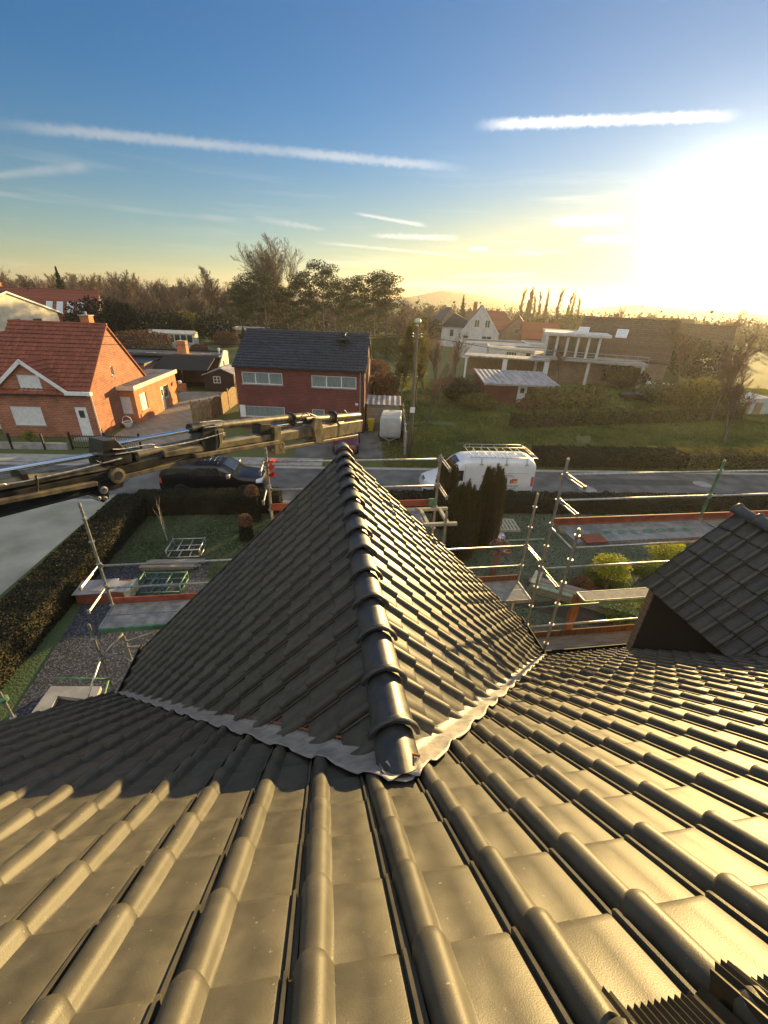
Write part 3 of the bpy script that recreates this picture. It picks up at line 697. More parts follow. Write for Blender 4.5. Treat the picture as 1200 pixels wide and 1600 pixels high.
# front cross gable
pk = Vector((W1/2-3.63, -D1/2, 0)); gw = 2.35; gz = 5.12; ez = 3.2
mb = MB(); facade(mb, [(-gw+.25, ez), (gw-.25, ez), (0, gz-.12)], [(-.62, .78, ez+.05, ez+.98)], pk+Vector((0, -.012, 0)), (1, 0, 0), (0, -1, 0)); mb.build('gable_wall', M['brickred'], lh, fix=False)
window(lh, pk+Vector((0, -.012, 0)), (1, 0, 0), (0, -1, 0), -.62, .78, ez+.05, ez+.98, 'shutter')
ga = atan2(gz-ez, gw); gl_ = gw/cos(ga); rf = MB()
for sg in (-1, 1):
    D = Vector((sg*cos(ga), 0, -sin(ga))); N = Vector((sg*sin(ga), 0, cos(ga)))
    run = 2.35
    O = pk+Vector((0, -.18, gz))
    # slope narrows towards the valley: built as courses clipped by length
    nc = 9
    for i in range(nc):
        dd0, dd1 = i*gl_/nc, (i+1)*gl_/nc; l0 = run*(1-dd0/gl_)+.25; l1 = run*(1-dd1/gl_)+.25
        vs = [O+D*dd0, O+D*dd0+Vector((0, l0, 0)), O+D*dd1+N*.04+Vector((0, l1, 0)), O+D*dd1+N*.04, O+D*dd1, O+D*dd1+Vector((0, l1, 0))]
        rf.add(vs, [(0, 1, 2, 3), (3, 2, 5, 4)])
    b = MB(); b.prism([(-.03, -.16), (gl_+.08, -.16), (gl_+.08, .06), (-.03, .06)], O+Vector((0, -.05, 0)), D, N, Vector((0, .06, 0))); b.build('barge_board', M['white'], lh)
    zc = MB(); zc.path([O+Vector((0, run+.25, .03)), O+D*gl_+N*.05+Vector((0, .3, 0))], .05, 5); zc.build('valley_strip', M['lead'], lh)
rf.build('gable_roof', M['redtile'], lh, fix=False)
b = MB(); b.box(W1/2-1.35, W1/2+.30, -D1/2-.35, -D1/2-.03, 2.98, 3.20); b.build('eaves_board', M['white'], lh)
b = MB(); b.path([(W1/2+.06, -D1/2+.10, 0), (W1/2+.06, -D1/2+.10, 3.1)], .045, 8); b.build('downpipe', M['cream'], lh)
b = MB(); b.box(W1/2-1.3, W1/2-.2, -D1/2-.9, -D1/2-.01, 0, .14); b.build('doorstep', M['concrete'], lh)
b = MB(); b.box(W1/2+.1, W1/2+.5, 2.6, 3.1, 0, .3); b.box(W1/2+.1, W1/2+.7, 1.9, 2.5, 0, .18); tag(b.build('stone_block', M['concrete']), 'grey stone blocks at the foot of the orange gable by the basket planter', 'stone'); 
o = bpy.data.objects['stone_block']; o.location = lh.location; o.rotation_euler = lh.rotation_euler
# annexe
CA = G(220, 662.6); AW, AD = 2.1, 8.2
an = thing('brick_annexe', 'low orange brick annexe with ribbed metal roof and white fascia behind the gable', 'annexe', (CA.x, CA.y, 0), RA)
mb = MB()
facade(mb, [(-AW, 0), (0, 0), (0, 2.75), (-AW, 2.75)], [(-1.3, -.36, .8, 2.1)], (0, 0, 0), (1, 0, 0), (0, -1, 0))
facade(mb, [(0, 0), (AD, 0), (AD, 2.75), (0, 2.75)], [(.8, 1.9, .85, 2.15), (4.62, 5.3, .0, 1.98), (5.35, 6.3, .9, 1.98)], (0, 0, 0), (0, 1, 0), (1, 0, 0))
facade(mb, [(0, 0), (AW, 0), (AW, 2.75), (0, 2.75)], [], (0, AD, 0), (-1, 0, 0), (0, 1, 0)); facade(mb, [(0, 0), (AD, 0), (AD, 2.75), (0, 2.75)], [], (-AW, AD, 0), (0, -1, 0), (-1, 0, 0))
mb.build('wall', M['brickorange'], an, fix=False)
window(an, (0, 0, 0), (1, 0, 0), (0, -1, 0), -1.3, -.36, .8, 2.1, 'shutter'); window(an, (0, 0, 0), (0, 1, 0), (1, 0, 0), .8, 1.9, .85, 2.15, 'shutter')
window(an, (0, 0, 0), (0, 1, 0), (1, 0, 0), 4.62, 5.3, 0, 1.98, 'door'); window(an, (0, 0, 0), (0, 1, 0), (1, 0, 0), 5.35, 6.3, .9, 1.98, 'glass')
r = MB(); nr_ = 16
for i in range(nr_):
    y0 = -.15+i*(AD+.3)/nr_; r.box(-AW-.4, .12, y0, y0+.42, 2.78, 2.83); r.box(-AW-.4, .12, y0+.42, y0+.53, 2.78, 2.90)
ar = r.build('roof', M['corr'], an); b = MB(); b.box(.125, .17, -.2, AD+.2, 2.62, 2.95); b.box(-AW-.3, .12, -.24, -.18, 2.62, 2.92); b.build('fascia', M['cream'], ar)
b = MB(); b.path([(-AW+.1, -.07, 0), (-AW+.1, -.07, 2.6), (-AW+.2, -.1, 2.7)], .04, 8); b.build('downpipe', M['galv'], an)
b = MB(); p = Vector((.12, 7.8, 1.9)); b.path([p, p+Vector((.3, 0, .1))], .02, 6); b.ball(p+Vector((.38, 0, 0)), .16, 10, 6); b.build('wall_lamp', M['white'], an)
# basket planter
bp_ = G(201, 667); t = thing('basket_planter', 'white basket shaped garden planter with hoop handle in front of the annexe', 'planter', (bp_.x, bp_.y, 0))
mb = MB(); mb.lathe([(.20, 0), (.26, .06), (.36, .34), (.40, .36), (.40, .40), (.33, .40), (.30, .36), (.22, .30)], n=18); mb.build('bowl', M['white'], t, auto=40)
mb = MB(); mb.path([(.37*cos(a), 0, .38+.46*sin(a)) for a in [pi*i/14 for i in range(15)]], .03, 8); mb.build('handle', M['white'], t, smooth=True)
mb = MB(); mb.lathe([(.31, .35), (.2, .38), (.02, .39)], n=14); mb.build('soil', M['soil'], t)
# neighbour of the left house
make_house('adjoining_house', 'low red tiled house with pale wall at the far left edge beside the brick house', 'house', rloc(CL, -W1-3.4, 5.2), RA, 6, 7, 3.0, 6.2, 'cream', 'redtile', {'r': [(2.0, 3.2, 1, 2.2)]})
# carport with the flat roofs behind, brick chimney and white gable end
CP = G(*(180+700/5.4545, 520+490/5.4545)); t = thing('carport_building', 'long flat roofed outbuilding with dark carport, red brick chimney and white end gable', 'outbuilding', (CP.x, CP.y, 0), RA)
b = MB(); b.prism([(0, 2.05), (0, 2.12), (3.6, 3.1), (3.6, 3.03)], (-4.2, -.2, 0), (0, 1, 0), (0, 0, 1), (5.6, 0, 0)); b.build('carport_roof', M['slateboard'], t)
b = MB(); b.box(-11, 1.7, 3.42, 7.2, 2.98, 3.12); b.box(-11, 1.75, 3.36, 3.41, 3.0, 3.25); b.build('flat_roof', M['asphalt'], t)
b = MB(); b.box(-11.02, 1.77, 7.2, 7.3, 2.9, 3.3); b.box(-11, -4.3, -1.5, 3.35, 2.7, 2.82); b.build('roof_edge', M['black'], t)
b = MB(); b.box(-11, 1.6, 4.6, 7.1, 0, 2.97); b.box(-11, -4.4, -1.4, 4.6, 0, 2.69); b.build('wall', M['brickbrown'], t)
b = MB(); b.prism([(-.3, 0), (3.6, 0), (3.6, 3.35), (2.2, 3.55), (-.3, 2.0)], (1.62, 3.3, 0), (0, 1, 0), (0, 0, 1), (.16, 0, 0)); b.build('end_gable', M['cream'], t)
b = MB(); b.box(1.785, 1.80, 4.6, 5.0, 1.7, 2.5); b.build('end_window', M['glass'], t)
for x in (-4.1, -1.3, 1.3): b = MB(); b.box(x-.06, x+.06, -.15, -.03, 0, 2.02); b.build('post', M['darkwood'], t)
b = MB(); b.box(-4.1, -.9, -.6, -.35, 0, .75); b.build('low_brick_wall', M['brickorange'], t)
b = MB(); b.box(-3.1, -2.1, 4.4, 5.2, 3.1, 4.5); b.build('chimney', M['brickorange'], t)
b = MB(); b.path([(1.2, 5.5, 3.1), (1.2, 5.5, 3.6)], .09, 8); b.ball((1.2, 5.5, 3.65), .16, 8, 5); b.build('vent_pipe', M['white'], t)
for x, y in ((-6, 4.2), (-2.0, 4.0), (0, 4.5), (-8, .5)):
    b = MB(); b.box(x-.5, x+.5, y-.15, y+.15, 3.12 if y > 3 else 2.82, 3.2 if y > 3 else 2.95); b.build('roof_light', M['corr'], t)
# black garden shed
SB = G(*(180+765/5.4545, 520+500/5.4545)); t = thing('garden_shed', 'small black timber shed with white paned window beside the wooden fence', 'shed', (SB.x+.1, SB.y, 0), RA)
mb = MB(); w_ = 3.1
facade(mb, [(0, 0), (w_, 0), (w_, 1.8), (w_*.6, 2.35), (0, 1.7)], [(.95, 1.7, .9, 1.6)], (0, 0, 0), (1, 0, 0), (0, -1, 0), .08); facade(mb, [(0, 0), (3, 0), (3, 1.8), (0, 1.8)], [], (w_, 0, 0), (0, 1, 0), (1, 0, 0)); facade(mb, [(0, 0), (3, 0), (3, 1.7), (0, 1.7)], [], (0, 3, 0), (0, -1, 0), (-1, 0, 0)); facade(mb, [(0, 0), (w_, 0), (w_, 1.7), (w_*.4, 2.35), (0, 1.8)], [], (w_, 3, 0), (-1, 0, 0), (0, 1, 0)); mb.build('wall', M['darkwood'], t, fix=False)
window(t, (0, 0, 0), (1, 0, 0), (0, -1, 0), .95, 1.7, .9, 1.6, 'glass', 2, rows=2, depth=.08, sill=False)
mb = MB(); mb.prism([(-.15, 1.66), (w_*.6, 2.38), (w_+.15, 1.78), (w_+.15, 1.86), (w_*.6, 2.47), (-.15, 1.74)], (0, -.15, 0), (1, 0, 0), (0, 0, 1), (0, 3.3, 0)); mb.build('roof', M['corr'], t)
# wooden fence, panel by panel
fp = [G(*(180+x/5.4545, 520+y/5.4545)) for x, y in ((672, 785), (745, 772), (830, 752), (915, 700), (975, 655), (1045, 605), (1100, 560))]
for i in range(len(fp)-1):
    p, q = fp[i], fp[i+1]; p.z = q.z = 0; L = (q-p).length; t = thing('fence_panel', None, 'fence', p, atan2(q.y-p.y, q.x-p.x), 'wooden fence panels between the two brick houses')
    t['label'] = ['arched wooden fence panel nearest the road beside the paved court', 'second arched wooden fence panel from the road', 'third arched wooden fence panel from the road, shaded', 'fourth wooden fence panel from the road, where the sunlight starts', 'fifth sunlit wooden fence panel from the road beside the lawn', 'last sunlit wooden fence panel by the dark brick house'][i]
    b = MB(); n = int(L/.11)
    for k_ in range(n):
        x = (k_+.5)*L/n; hz = 1.55+.22*sin(pi*x/L); b.box(x-.048, x+.048, -.012, .012, .05, hz)
    b.box(0, L, -.035, -.013, .35, .43); b.box(0, L, -.035, -.013, 1.25, 1.33); b.build('boards', M['fence'], t); b = MB(); b.box(-.05, .05, -.05, .05, 0, 1.9); b.build('post', M['fence'], t)
# garden wall, railings and gate in front of the left house
fw_ = Vector(CL)+RY*-2.6; t = thing('garden_wall', 'low dark concrete garden wall with iron posts in front of the brick house', 'garden wall', (fw_.x, fw_.y, 0), RA)
b = MB(); b.box(-9, -.6, -.1, .1, 0, .42); b.build('wall', M['concrete'], t)
for x in (-8.4, -6.2, -4.0, -2.0): b = MB(); b.box(x-.05, x+.05, -.15, -.05, 0, 1.05); b.build('post', M['black'], t)
for z in (.62, .8): b = MB(); b.path([(-9, -.1, z), (-.8, -.1, z)], .012, 5); b.build('rail', M['black'], t)
t = thing('iron_gate', 'black barred iron gate across the driveway left of the crane joint', 'gate', rloc(fw_, -.3, 0), RA)
b = MB(); b.box(0, 4.2, -.02, .02, .12, .17); b.box(0, 4.2, -.02, .02, .88, .93)
for i in range(29): b.box(i*.15-.01, i*.15+.01, -.01, .01, .1, 1.0)
b.build('bars', M['black'], t)
for x in (-.06, 2.1, 4.26): b = MB(); b.box(x-.05, x+.05, -.05, .05, 0, 1.15); b.build('post', M['black'], t)

# --- middle dark brick house
MX0, MX1, MY, MD = -11.6, -1.88, 32.2, 8.4
WM = MX1-MX0; fo = [(a-MX0, b-MX0, c, d, k_, n) for a, b, c, d, k_, n in ((-11.11, -8.06, 3.46, 4.32, 'blind', 3), (-5.88, -2.5, 3.42, 4.28, 'blind', 3), (-11.5, -8.05, .95, 1.8, 'blind', 1), (-5.92, -4.95, 0.05, 1.75, 'blind', 1))]
mh = make_house('dark_brick_house', 'dark red brick house with black tiled roof and two strips of upper windows', 'house', ((MX0+MX1)/2, MY+MD/2, 0), 0, WM, MD, 4.75, 6.95, 'brickdark', 'darktile', {'f': fo}, [], over=.12)
b = MB(); b.box(-WM/2+.08, -WM/2+.5, -MD/2-.02, -MD/2+.04, .9, 1.85); b.build('window_panel', M['white'], mh)
b = MB(); b.path([(WM/2-.32, -MD/2-.07, 0), (WM/2-.32, -MD/2-.07, 4.6)], .05, 8); b.build('downpipe', M['lead'], mh)
b = MB(); b.path([(WM/2-.08, -MD/2-.05, 0), (WM/2-.08, -MD/2-.05, 4.5)], .035, 8); b.build('downpipe', M['carred'], mh)
b = MB(); b.lathe([(.55, 0), (.5, .12), (.2, .2), (.18, .42), (.3, .45), (.3, .5), (.05, .54)], c=(WM/2-1.9, -1.15, 6.62), n=14); b.build('roof_vent', M['black'], mh)
b = MB(); b.box(-2.55+11.6-WM/2, -2.35+11.6-WM/2+.0, -MD/2-.08, -MD/2-.01, 2.2, 2.35) ; b.build('outdoor_lamp', M['white'], mh)
# garage right of it, trailer, bin, pole, concrete fence
t = thing('timber_garage', 'low timber garage with pale corrugated roof beside the dark brick house', 'garage', (-1.75, 33.5, 0), 0)
b = MB()
for i in range(12): b.box(0, 2.6, -.02, .02, i*.17, i*.17+.155)
b.box(0, .05, 0, 2.6, 0, 2.0); b.box(2.55, 2.6, 0, 2.6, 0, 2.0); b.build('wall', M['woodplank'], t)
b = MB(); n = 26; prof = [(-.15+i*2.9/n, .03*sin(i*pi*.5)) for i in range(n+1)]; prof += [(x, z-.02) for x, z in prof[::-1]]
b.prism(prof, (0, -.2, 2.08), (1, 0, 0), (0, 0, 1), (0, 2.9, .15)); b.build('roof', M['corr'], t)
t = thing('covered_trailer', 'box trailer under a pale grey tarpaulin parked by the yellow bin', 'trailer', (.25, 31.3, 0), radians(-3))
secs = []
for z, s_ in ((.45, .96), (.6, 1.0), (1.0, .985), (1.75, .97), (1.86, .95), (1.92, .86)):
    secs.append([Vector((x*s_*.78*(1+.015*sin(i*2.3+z*5)), y*s_*1.25, z)) for i, (x, y) in enumerate([(-1, -1), (-.5, -1.01), (0, -1), (.5, -1.01), (1, -1), (1.01, -.3), (1, .4), (1, 1), (0, 1), (-1, 1), (-1.01, .3), (-1, -.3)])])
b = MB(); b.loft(secs); b.build('tarpaulin', M['tarp'], t, auto=30)
for sx in (-1, 1): b = MB(); b.path([(sx*.72, .1, .3), (sx*.92, .1, .3)], .3, 16); b.build('wheel', M['rubber'], t, auto=40)
b = MB(); b.beam((-.5, -1.25, .42), (0, -2.2, .42), .07, .07); b.beam((.5, -1.25, .42), (0, -2.2, .42), .07, .07); b.path([(0, -2.15, .05), (0, -2.15, .6)], .03, 8); b.box(-.75, .75, -1.2, 1.2, .38, .46); b.build('drawbar', M['galv'], t)
t = thing('wheelie_bin', 'yellow wheeled bin standing beside the grey covered trailer', 'bin', (-1.35, 32.9, 0), 0)
b = MB(); b.loft([[Vector((x*w_, y*w_, z)) for x, y in ((-.24, -.28), (.24, -.28), (.24, .28), (-.24, .28))] for z, w_ in ((.06, .78), (.95, 1.0))]); b.build('body', M['yellow'], t, bevel=.015)
b = MB(); b.prism([(-.3, .96), (.31, .96), (.31, 1.0), (0, 1.07), (-.3, 1.02)], (-.26, 0, 0), (0, 1, 0), (0, 0, 1), (.52, 0, 0)); b.build('lid', M['yellow'], t)
for sx in (-1, 1): b = MB(); b.path([(sx*.2, .26, .1), (sx*.26, .26, .1)], .1, 12); b.build('wheel', M['rubber'], t)
t = thing('concrete_fence', 'grey concrete panel fence running back beside the utility pole', 'fence', (1.25, 27.4, 0), 0)
for i in range(5):
    b = MB(); y = i*1.9; b.box(-.03, .03, y+.08, y+1.82, 0, 1.5); b.build('panel', M['concrete'], t); b = MB(); b.box(-.07, .07, y-.07, y+.07, 0, 1.7); b.build('post', M['concrete'], t)
PX_, PY_ = 1.55, 26.75
t = thing('utility_pole', 'tall wooden utility pole with a round lamp on top beside the meadow', 'utility pole', (PX_, PY_, 0), 0)
b = MB(); b.path([(0, 0, 0), (-.03, 0, 4), (-.07, 0, 8.2)], [.13, .105, .085], 12); b.build('post', mat('pole_wood', (.13, .11, .085), .9, .3, 3, stretch=(3, 3, .5)), t, smooth=True)
b = MB(); b.path([(-.07, 0, 8.2), (-.07, 0, 8.32)], .06, 8); b.lathe([(.08, 8.32), (.19, 8.40), (.20, 8.5), (.13, 8.6), (.03, 8.62)], c=(-.07, 0, 0), n=12); b.build('lamp', M['lamp'], t, auto=40)
b = MB(); b.box(-.17, .13, -.175, -.15, 3.15, 3.5); b.build('plate', M['white'], t)
for dz in (7.6, 7.75): b = MB(); b.tube((-.3, 0, dz), (.2, 0, dz), .02, 6); b.ball((-.3, 0, dz+.05), .05); b.ball((.2, 0, dz+.05), .05); b.build('bracket', M['galv'], t)
def wire(name, label, p, q, sag, r=.014):
    p, q = Vector(p), Vector(q); b = MB(); b.path([p.lerp(q, i/24)-Vector((0, 0, sag*4*(i/24)*(1-i/24))) for i in range(25)], r, 5); tag(b.build(name, M['black']), label, 'cable')
wire('power_cable', 'black overhead cable running right from the pole over the low brick shed', (PX_-.05, PY_, 7.75), (32, 44, 5.6), .8)
wire('power_cable', 'black overhead cable running left from the pole past the dark tiled roof', (PX_-.1, PY_, 7.75), (-42, 26, 8.1), 1.0)
wire('power_cable', 'lower black overhead cable crossing the red tiled roof on the left', (PX_-.1, PY_, 7.6), (-42, 24.5, 7.4), 1.0)

# --- right side of the meadow
RB0 = Vector((10.15, 50.5, 0)); t = thing('brick_shed', 'low red brick shed with pale corrugated lean-to roof beyond the meadow', 'shed', RB0, radians(0))
mb = MB(); facade(mb, [(0, 0), (7.7, 0), (7.7, 2.0), (0, 2.0)], [(3.6, 4.6, .1, 1.9)], (0, -4.6, 0), (1, 0, 0), (0, -1, 0)); facade(mb, [(0, 0), (6.2, 0), (6.2, 2.5), (0, 2.05)], [], (7.7, -4.6, 0), (0, 1, 0), (1, 0, 0)); facade(mb, [(0, 0), (6.2, 0), (6.2, 2.0), (0, 2.5)], [], (0, 1.6, 0), (0, -1, 0), (-1, 0, 0)); facade(mb, [(0, 0), (7.7, 0), (7.7, 2.5), (0, 2.5)], [], (7.7, 1.6, 0), (-1, 0, 0), (0, 1, 0)); mb.build('wall', M['brickdark'], t, fix=False)
window(t, (0, -4.6, 0), (1, 0, 0), (0, -1, 0), 3.6, 4.6, .1, 1.9, 'door')
b = MB(); n = 60; prof = [(-.2+i*8.2/n, .035*sin(i*pi*.5)) for i in range(n+1)]; prof += [(x, z-.025) for x, z in prof[::-1]]
b.prism(prof, (0, -5.1, 2.06), (1, 0, 0), (0, 0, 1), (0, 7.0, .52)); b.build('roof', M['corr'], t); b = MB(); b.box(-.2, 7.95, -5.16, -5.11, 1.93, 2.12); b.build('fascia', M['concrete'], t)
# white gabled house, its low annexe and garages
WH = dist(728, 537, 108); WH.z = 0
wr = radians(-8)
t = make_house('white_house', 'white rendered house with steep dark gable roof facing the meadow', 'house', (WH.x+3.6, WH.y+5, 0), wr+pi/2, 10.0, 8.6, 3.6, 9.2, 'whitewall', 'darktile',
   {'l': [(.7, 1.8, .5, 2.8), (4.9, 7.2, .3, 2.8, 'glass', 2), (2.9, 4.0, 4.6, 6.2, 'glass', 2), (5.3, 6.4, 4.6, 6.2, 'glass', 2)]}, [(2, 1.5, .9, .6)], far=True, barge='white')
t = thing('white_wing', 'small white side wing with dark roof left of the white gabled house', 'annexe', (WH.x-2.9, WH.y+4, 0), wr)
b = MB(); b.box(-2.6, 2.4, -2, 3, 0, 4.6); b.build('wall', M['whitewall'], t); b = MB(); b.prism([(-3, 4.4), (0, 7.4), (3.2, 6.0), (3.0, 4.4)], (0, -2.4, 0), (1, 0, 0), (0, 0, 1), (0, 6, 0)); b.build('roof', M['darktile'], t); b = MB(); b.box(-.6, .2, -2.05, -1.95, 2.4, 3.8); b.build('window', M['glass'], t)
def flatblock(name, label, cat, p, rz, w, d, h, wall, ops=(), roofm='asphalt', cop='white'):
    t = thing(name, label, cat, (p[0], p[1], 0), rz); mb = MB()
    facade(mb, [(0, 0), (w, 0), (w, h), (0, h)], [o_[:4] for o_ in ops], (0, 0, 0), (1, 0, 0), (0, -1, 0), .15)
    facade(mb, [(0, 0), (d, 0), (d, h), (0, h)], [], (w, 0, 0), (0, 1, 0), (1, 0, 0)); facade(mb, [(0, 0), (d, 0), (d, h), (0, h)], [], (0, d, 0), (0, -1, 0), (-1, 0, 0)); facade(mb, [(0, 0), (w, 0), (w, h), (0, h)], [], (w, d, 0), (-1, 0, 0), (0, 1, 0)); mb.build('wall', M[wall], t, fix=False)
    for o_ in ops: window(t, (0, 0, 0), (1, 0, 0), (0, -1, 0), *o_[:4], *(o_[4:]), depth=.15, sill=False)
    b = MB(); b.box(.1, w-.1, .1, d-.1, h-.1, h+.04); b.build('roof', M[roofm], t)
    b = MB(); b.box(-.12, w+.12, -.12, .1, h-.25, h+.12); b.box(-.12, w+.12, d-.1, d+.12, h-.25, h+.12); b.box(-.12, .1, .1, d-.1, h-.25, h+.12); b.box(w-.1, w+.12, .1, d-.1, h-.25, h+.12); b.build('roof_edge', M[cop], t); return t
q = dist(716, 560, 88); flatblock('white_garage', 'long white flat roofed garage in front of the white gabled house', 'garage', q, radians(-6), 13, 6, 3.0, 'whitewall', [(1.5, 5.5, 0, 2.4, 'shutter')])
q = dist(762, 562, 80); flatblock('white_outbuilding', 'white flat roofed outbuilding with a row of small square windows', 'outbuilding', q, radians(-8), 16, 5, 2.9, 'whitewall', [(3, 4.8, 1.3, 2.3, 'glass', 4), (6.3, 7.2, 0, 2.3), (9, 11.4, 1.3, 2.3, 'glass', 4)])
q = dist(850, 540, 100); flatblock('white_extension', 'blank white extension wall behind the modern house with tall windows', 'extension', q, radians(-10), 16, 5, 5.2, 'whitewall')
q = dist(818, 535, 100); flatblock('white_lean_to', 'short white flat roofed lean-to beside the timber fence', 'lean-to', q, radians(-10), 9, 4, 2.6, 'whitewall')
# pergola like frame with white posts and a hedge of brown boards
q = dist(726, 583, 63); t = thing('open_carport', 'open carport with white posts and long pale roof edge behind the brick shed', 'carport', (q.x, q.y, 0), radians(-12))
b = MB(); b.box(-.3, 11.2, -.3, 3.4, 2.9, 3.1); b.build('roof', M['corr'], t)
for x in (0, 5.3, 10.8): b = MB(); b.box(x-(.12 if x == 0 else .3), x+(.12 if x == 0 else .3), -.2, .2, 0, 2.88); b.build('post', M['white'], t)
b = MB(); b.box(.2, 10.9, 3.1, 3.25, 0, 2.8); b.build('back_boards', M['fence'], t)
# modern house: glazed upper storey with white piers, big brown tiled roof
q = Vector((21.5, 63.2, 0)); mr = radians(-19); t = thing('modern_house', 'modern house with a row of tall windows between white piers on the upper floor', 'house', q, mr)
b = MB(); b.box(0, 12, .2, 6, 0, 3.0); b.build('ground_floor', M['brickbrown'], t)
b = MB(); b.box(-1.2, 13.2, -1.6, 7, 3.0, 3.3); b.build('balcony_slab', M['concrete'], t)
b = MB(); b.box(.3, 7.1, .25, 5.5, 3.3, 6.1); b.build('upper_wall', M['cream'], t)
for i in range(6): b = MB(); x = .1+i*1.35; b.box(x, x+.28, 0, .4, 3.3, 6.0); b.build('pier', M['whitewall'], t)
for i in range(5): b = MB(); x = .40+i*1.35; b.box(x, x+1.03, .21, .25, 3.4, 5.95); b.build('window', M['glass'], t)
b = MB(); b.box(-.3, 8.2, -.5, 6, 6.1, 6.45); b.build('flat_roof', M['whitewall'], t)
b = MB(); b.path([(-1.1, -1.5, 4.2), (13.1, -1.5, 4.2)], .03, 6); b.path([(-1.1, -1.5, 3.8), (13.1, -1.5, 3.8)], .02, 6)
for i in range(12): b.tube((-1.1+i*1.29, -1.5, 3.3), (-1.1+i*1.29, -1.5, 4.2), .02, 5)
b.build('railing', M['galv'], t)
for x in (-.8, 6, 12.6): b = MB(); b.box(x, x+.35, -1.4, -1.05, 0, 3.0); b.build('column', M['whitewall'], t)
q = dist(968, 560, 77); make_house('brown_roofed_house', 'brick house with a wide brown tiled roof and two roof windows beside the modern house', 'house', (q.x, q.y, 0), radians(-30), 12.5, 11, 3.4, 8.4, 'brickbrown', 'browntile', {'f': [(2, 4, .8, 2.2), (7, 10, .4, 2.4, 'glass', 2)], 'r': [(4, 5.5, .8, 2.2), (6, 7.2, 4.3, 5.6)]}, [(-2, .8, .7, .5)], far=True, skylights=[(-1, -6.5, -5, 2.2, 3.8), (-1, -1.2, .3, 2.2, 3.8)])
hs = [((775, 477), 135, 9, 8, 3.4, 7.8, 'brickred', 'redtile', 40, 'small red roofed house right behind the white gabled house'),
      ((812, 490), 118, 9, 8, 3.2, 7.4, 'brickbrown', 'browntile', 75, 'brown gabled brick house between the white house and the poplars'),
      ((845, 500), 112, 8, 7, 3.0, 6.2, 'brickred', 'redtile', -8, 'red brick house with pale window below the poplars'),
      ((925, 492), 120, 10, 8, 3.2, 7.4, 'brickbrown', 'browntile', 70, 'olive brown gabled house behind the modern house'),
      ((975, 488), 125, 10, 8, 3.2, 7.2, 'brickbrown', 'redtile', 20, 'reddish roofed house beyond the brown tiled roof'),
      ((745, 468), 160, 10, 8, 3.2, 8.4, 'brickbrown', 'darktile', 60, 'dark gabled house under the wooded hill'),
      ((700, 470), 150, 9, 8, 3.2, 8.2, 'brickbrown', 'darktile', 100, 'dark steep gable among the bare trees left of the white house'),
      ((1085, 520), 105, 12, 9, 3.4, 7.6, 'cream', 'browntile', -30, 'pale house in the sun haze near the right edge'),
      ((1040, 500), 150, 14, 10, 3.4, 8.0, 'brickbrown', 'browntile', -10, 'long low roofed house far off in the sun haze')]
for (px, py), r_, w_, d_, e_, rg_, wl, rm, rz_, lb in hs:
    q = dist(px, py, r_); make_house('village_house', lb, 'house', (q.x, q.y, 0), radians(rz_), w_, d_, e_, rg_, wl, rm, {'f': [(1.2, 2.4, .9, 2.2), (w_-3, w_-1.6, .9, 2.2)], 'l': [(d_/2-.6, d_/2+.6, 3.4, 4.6)], 'r': [(d_/2-.6, d_/2+.6, 3.4, 4.6)]}, [(1.5, .4, .6, .5)], far=True)
q = dist(1330, 545, 88); make_house('white_barn', 'large pale gabled house at the right edge behind the bare tree', 'house', (q.x, q.y, 0), radians(50), 14, 12, 4.2, 9.0, 'whitewall', 'browntile', {'f': [(3, 5, 1, 2.4), (8, 10, 1, 2.4)], 'l': [(3, 5, 1, 2.4)]}, [], far=True)
# greenhouse, hut and garden sheds left of centre
q = dist(290, 540, 92); t = thing('greenhouse', 'white framed greenhouse with arched panes in the gardens behind the carport', 'greenhouse', (q.x-2, q.y, 0), radians(5))
b = MB(); b.box(-4, 4, -1.5, 1.5, 0, 1.0); b.build('base', M['whitewall'], t)
for i in range(7): b = MB(); x = -3.6+i*1.1; b.box(x, x+.85, -1.53, -1.49, 1.05, 2.3); b.build('pane', M['glass'], t)
b = MB(); b.box(-4, 4, -1.48, 1.5, 1.0, 2.5); b.prism([(-1.6, 2.5), (0, 3.0), (1.6, 2.5)], (-4.1, 0, 0), (0, 1, 0), (0, 0, 1), (8.2, 0, 0)); b.build('frame', M['cream'], t)
for px, py, r_, w_, h_, m1, m2, lb in ((363, 512, 100, 7, 3.0, 'fence', 'corr', 'flat roofed wooden garden cabin above the dark tiled roof'), (320, 500, 125, 5, 2.8, 'whitewall', 'corr', 'small white garden hut among the dark trees'), (220, 503, 120, 4.5, 2.6, 'brickbrown', 'redtile', 'tiny red roofed hut at the foot of the wood'), (195, 457, 170, 12, 5.5, 'brickbrown', 'darktile', 'dark roofed house half hidden in the wood')):
    q = dist(px, py, r_); t = flatblock('garden_hut', lb, 'hut', q, radians(5), w_, w_*.7, h_, m1, [(.8, 1.8, 1, 2)], m2, 'cream')
q = Vector((-53, 57, 0)); make_house('cream_house', 'cream rendered house with low gable lit by the sun at the far left', 'house', q, radians(-8), 12, 13, 6.4, 8.6, 'cream', 'browntile', {'r': [(2.5, 4, 4.2, 5.6), (6, 7.4, 4.2, 5.6), (9, 10.4, 4.2, 5.6), (2.5, 5, .5, 2.8)], 'f': [(2, 4, 1, 2.4)]}, [], far=True, barge='white', over=.8)
q = Vector((-60, 79, 0)); make_house('red_roofed_house', 'house with a wide dark red roof and bright strips of roof windows before the wood', 'house', q, radians(20), 17, 12, 3.4, 8.9, 'brickbrown', 'redtile', {'f': [(2, 4, 1, 2.2)]}, [(-6, .5, 1.0, .6)], far=True, skylights=[(-1, 1+i*1.5, 1.9+i*1.5, 2.8, 5.2) for i in range(4)])
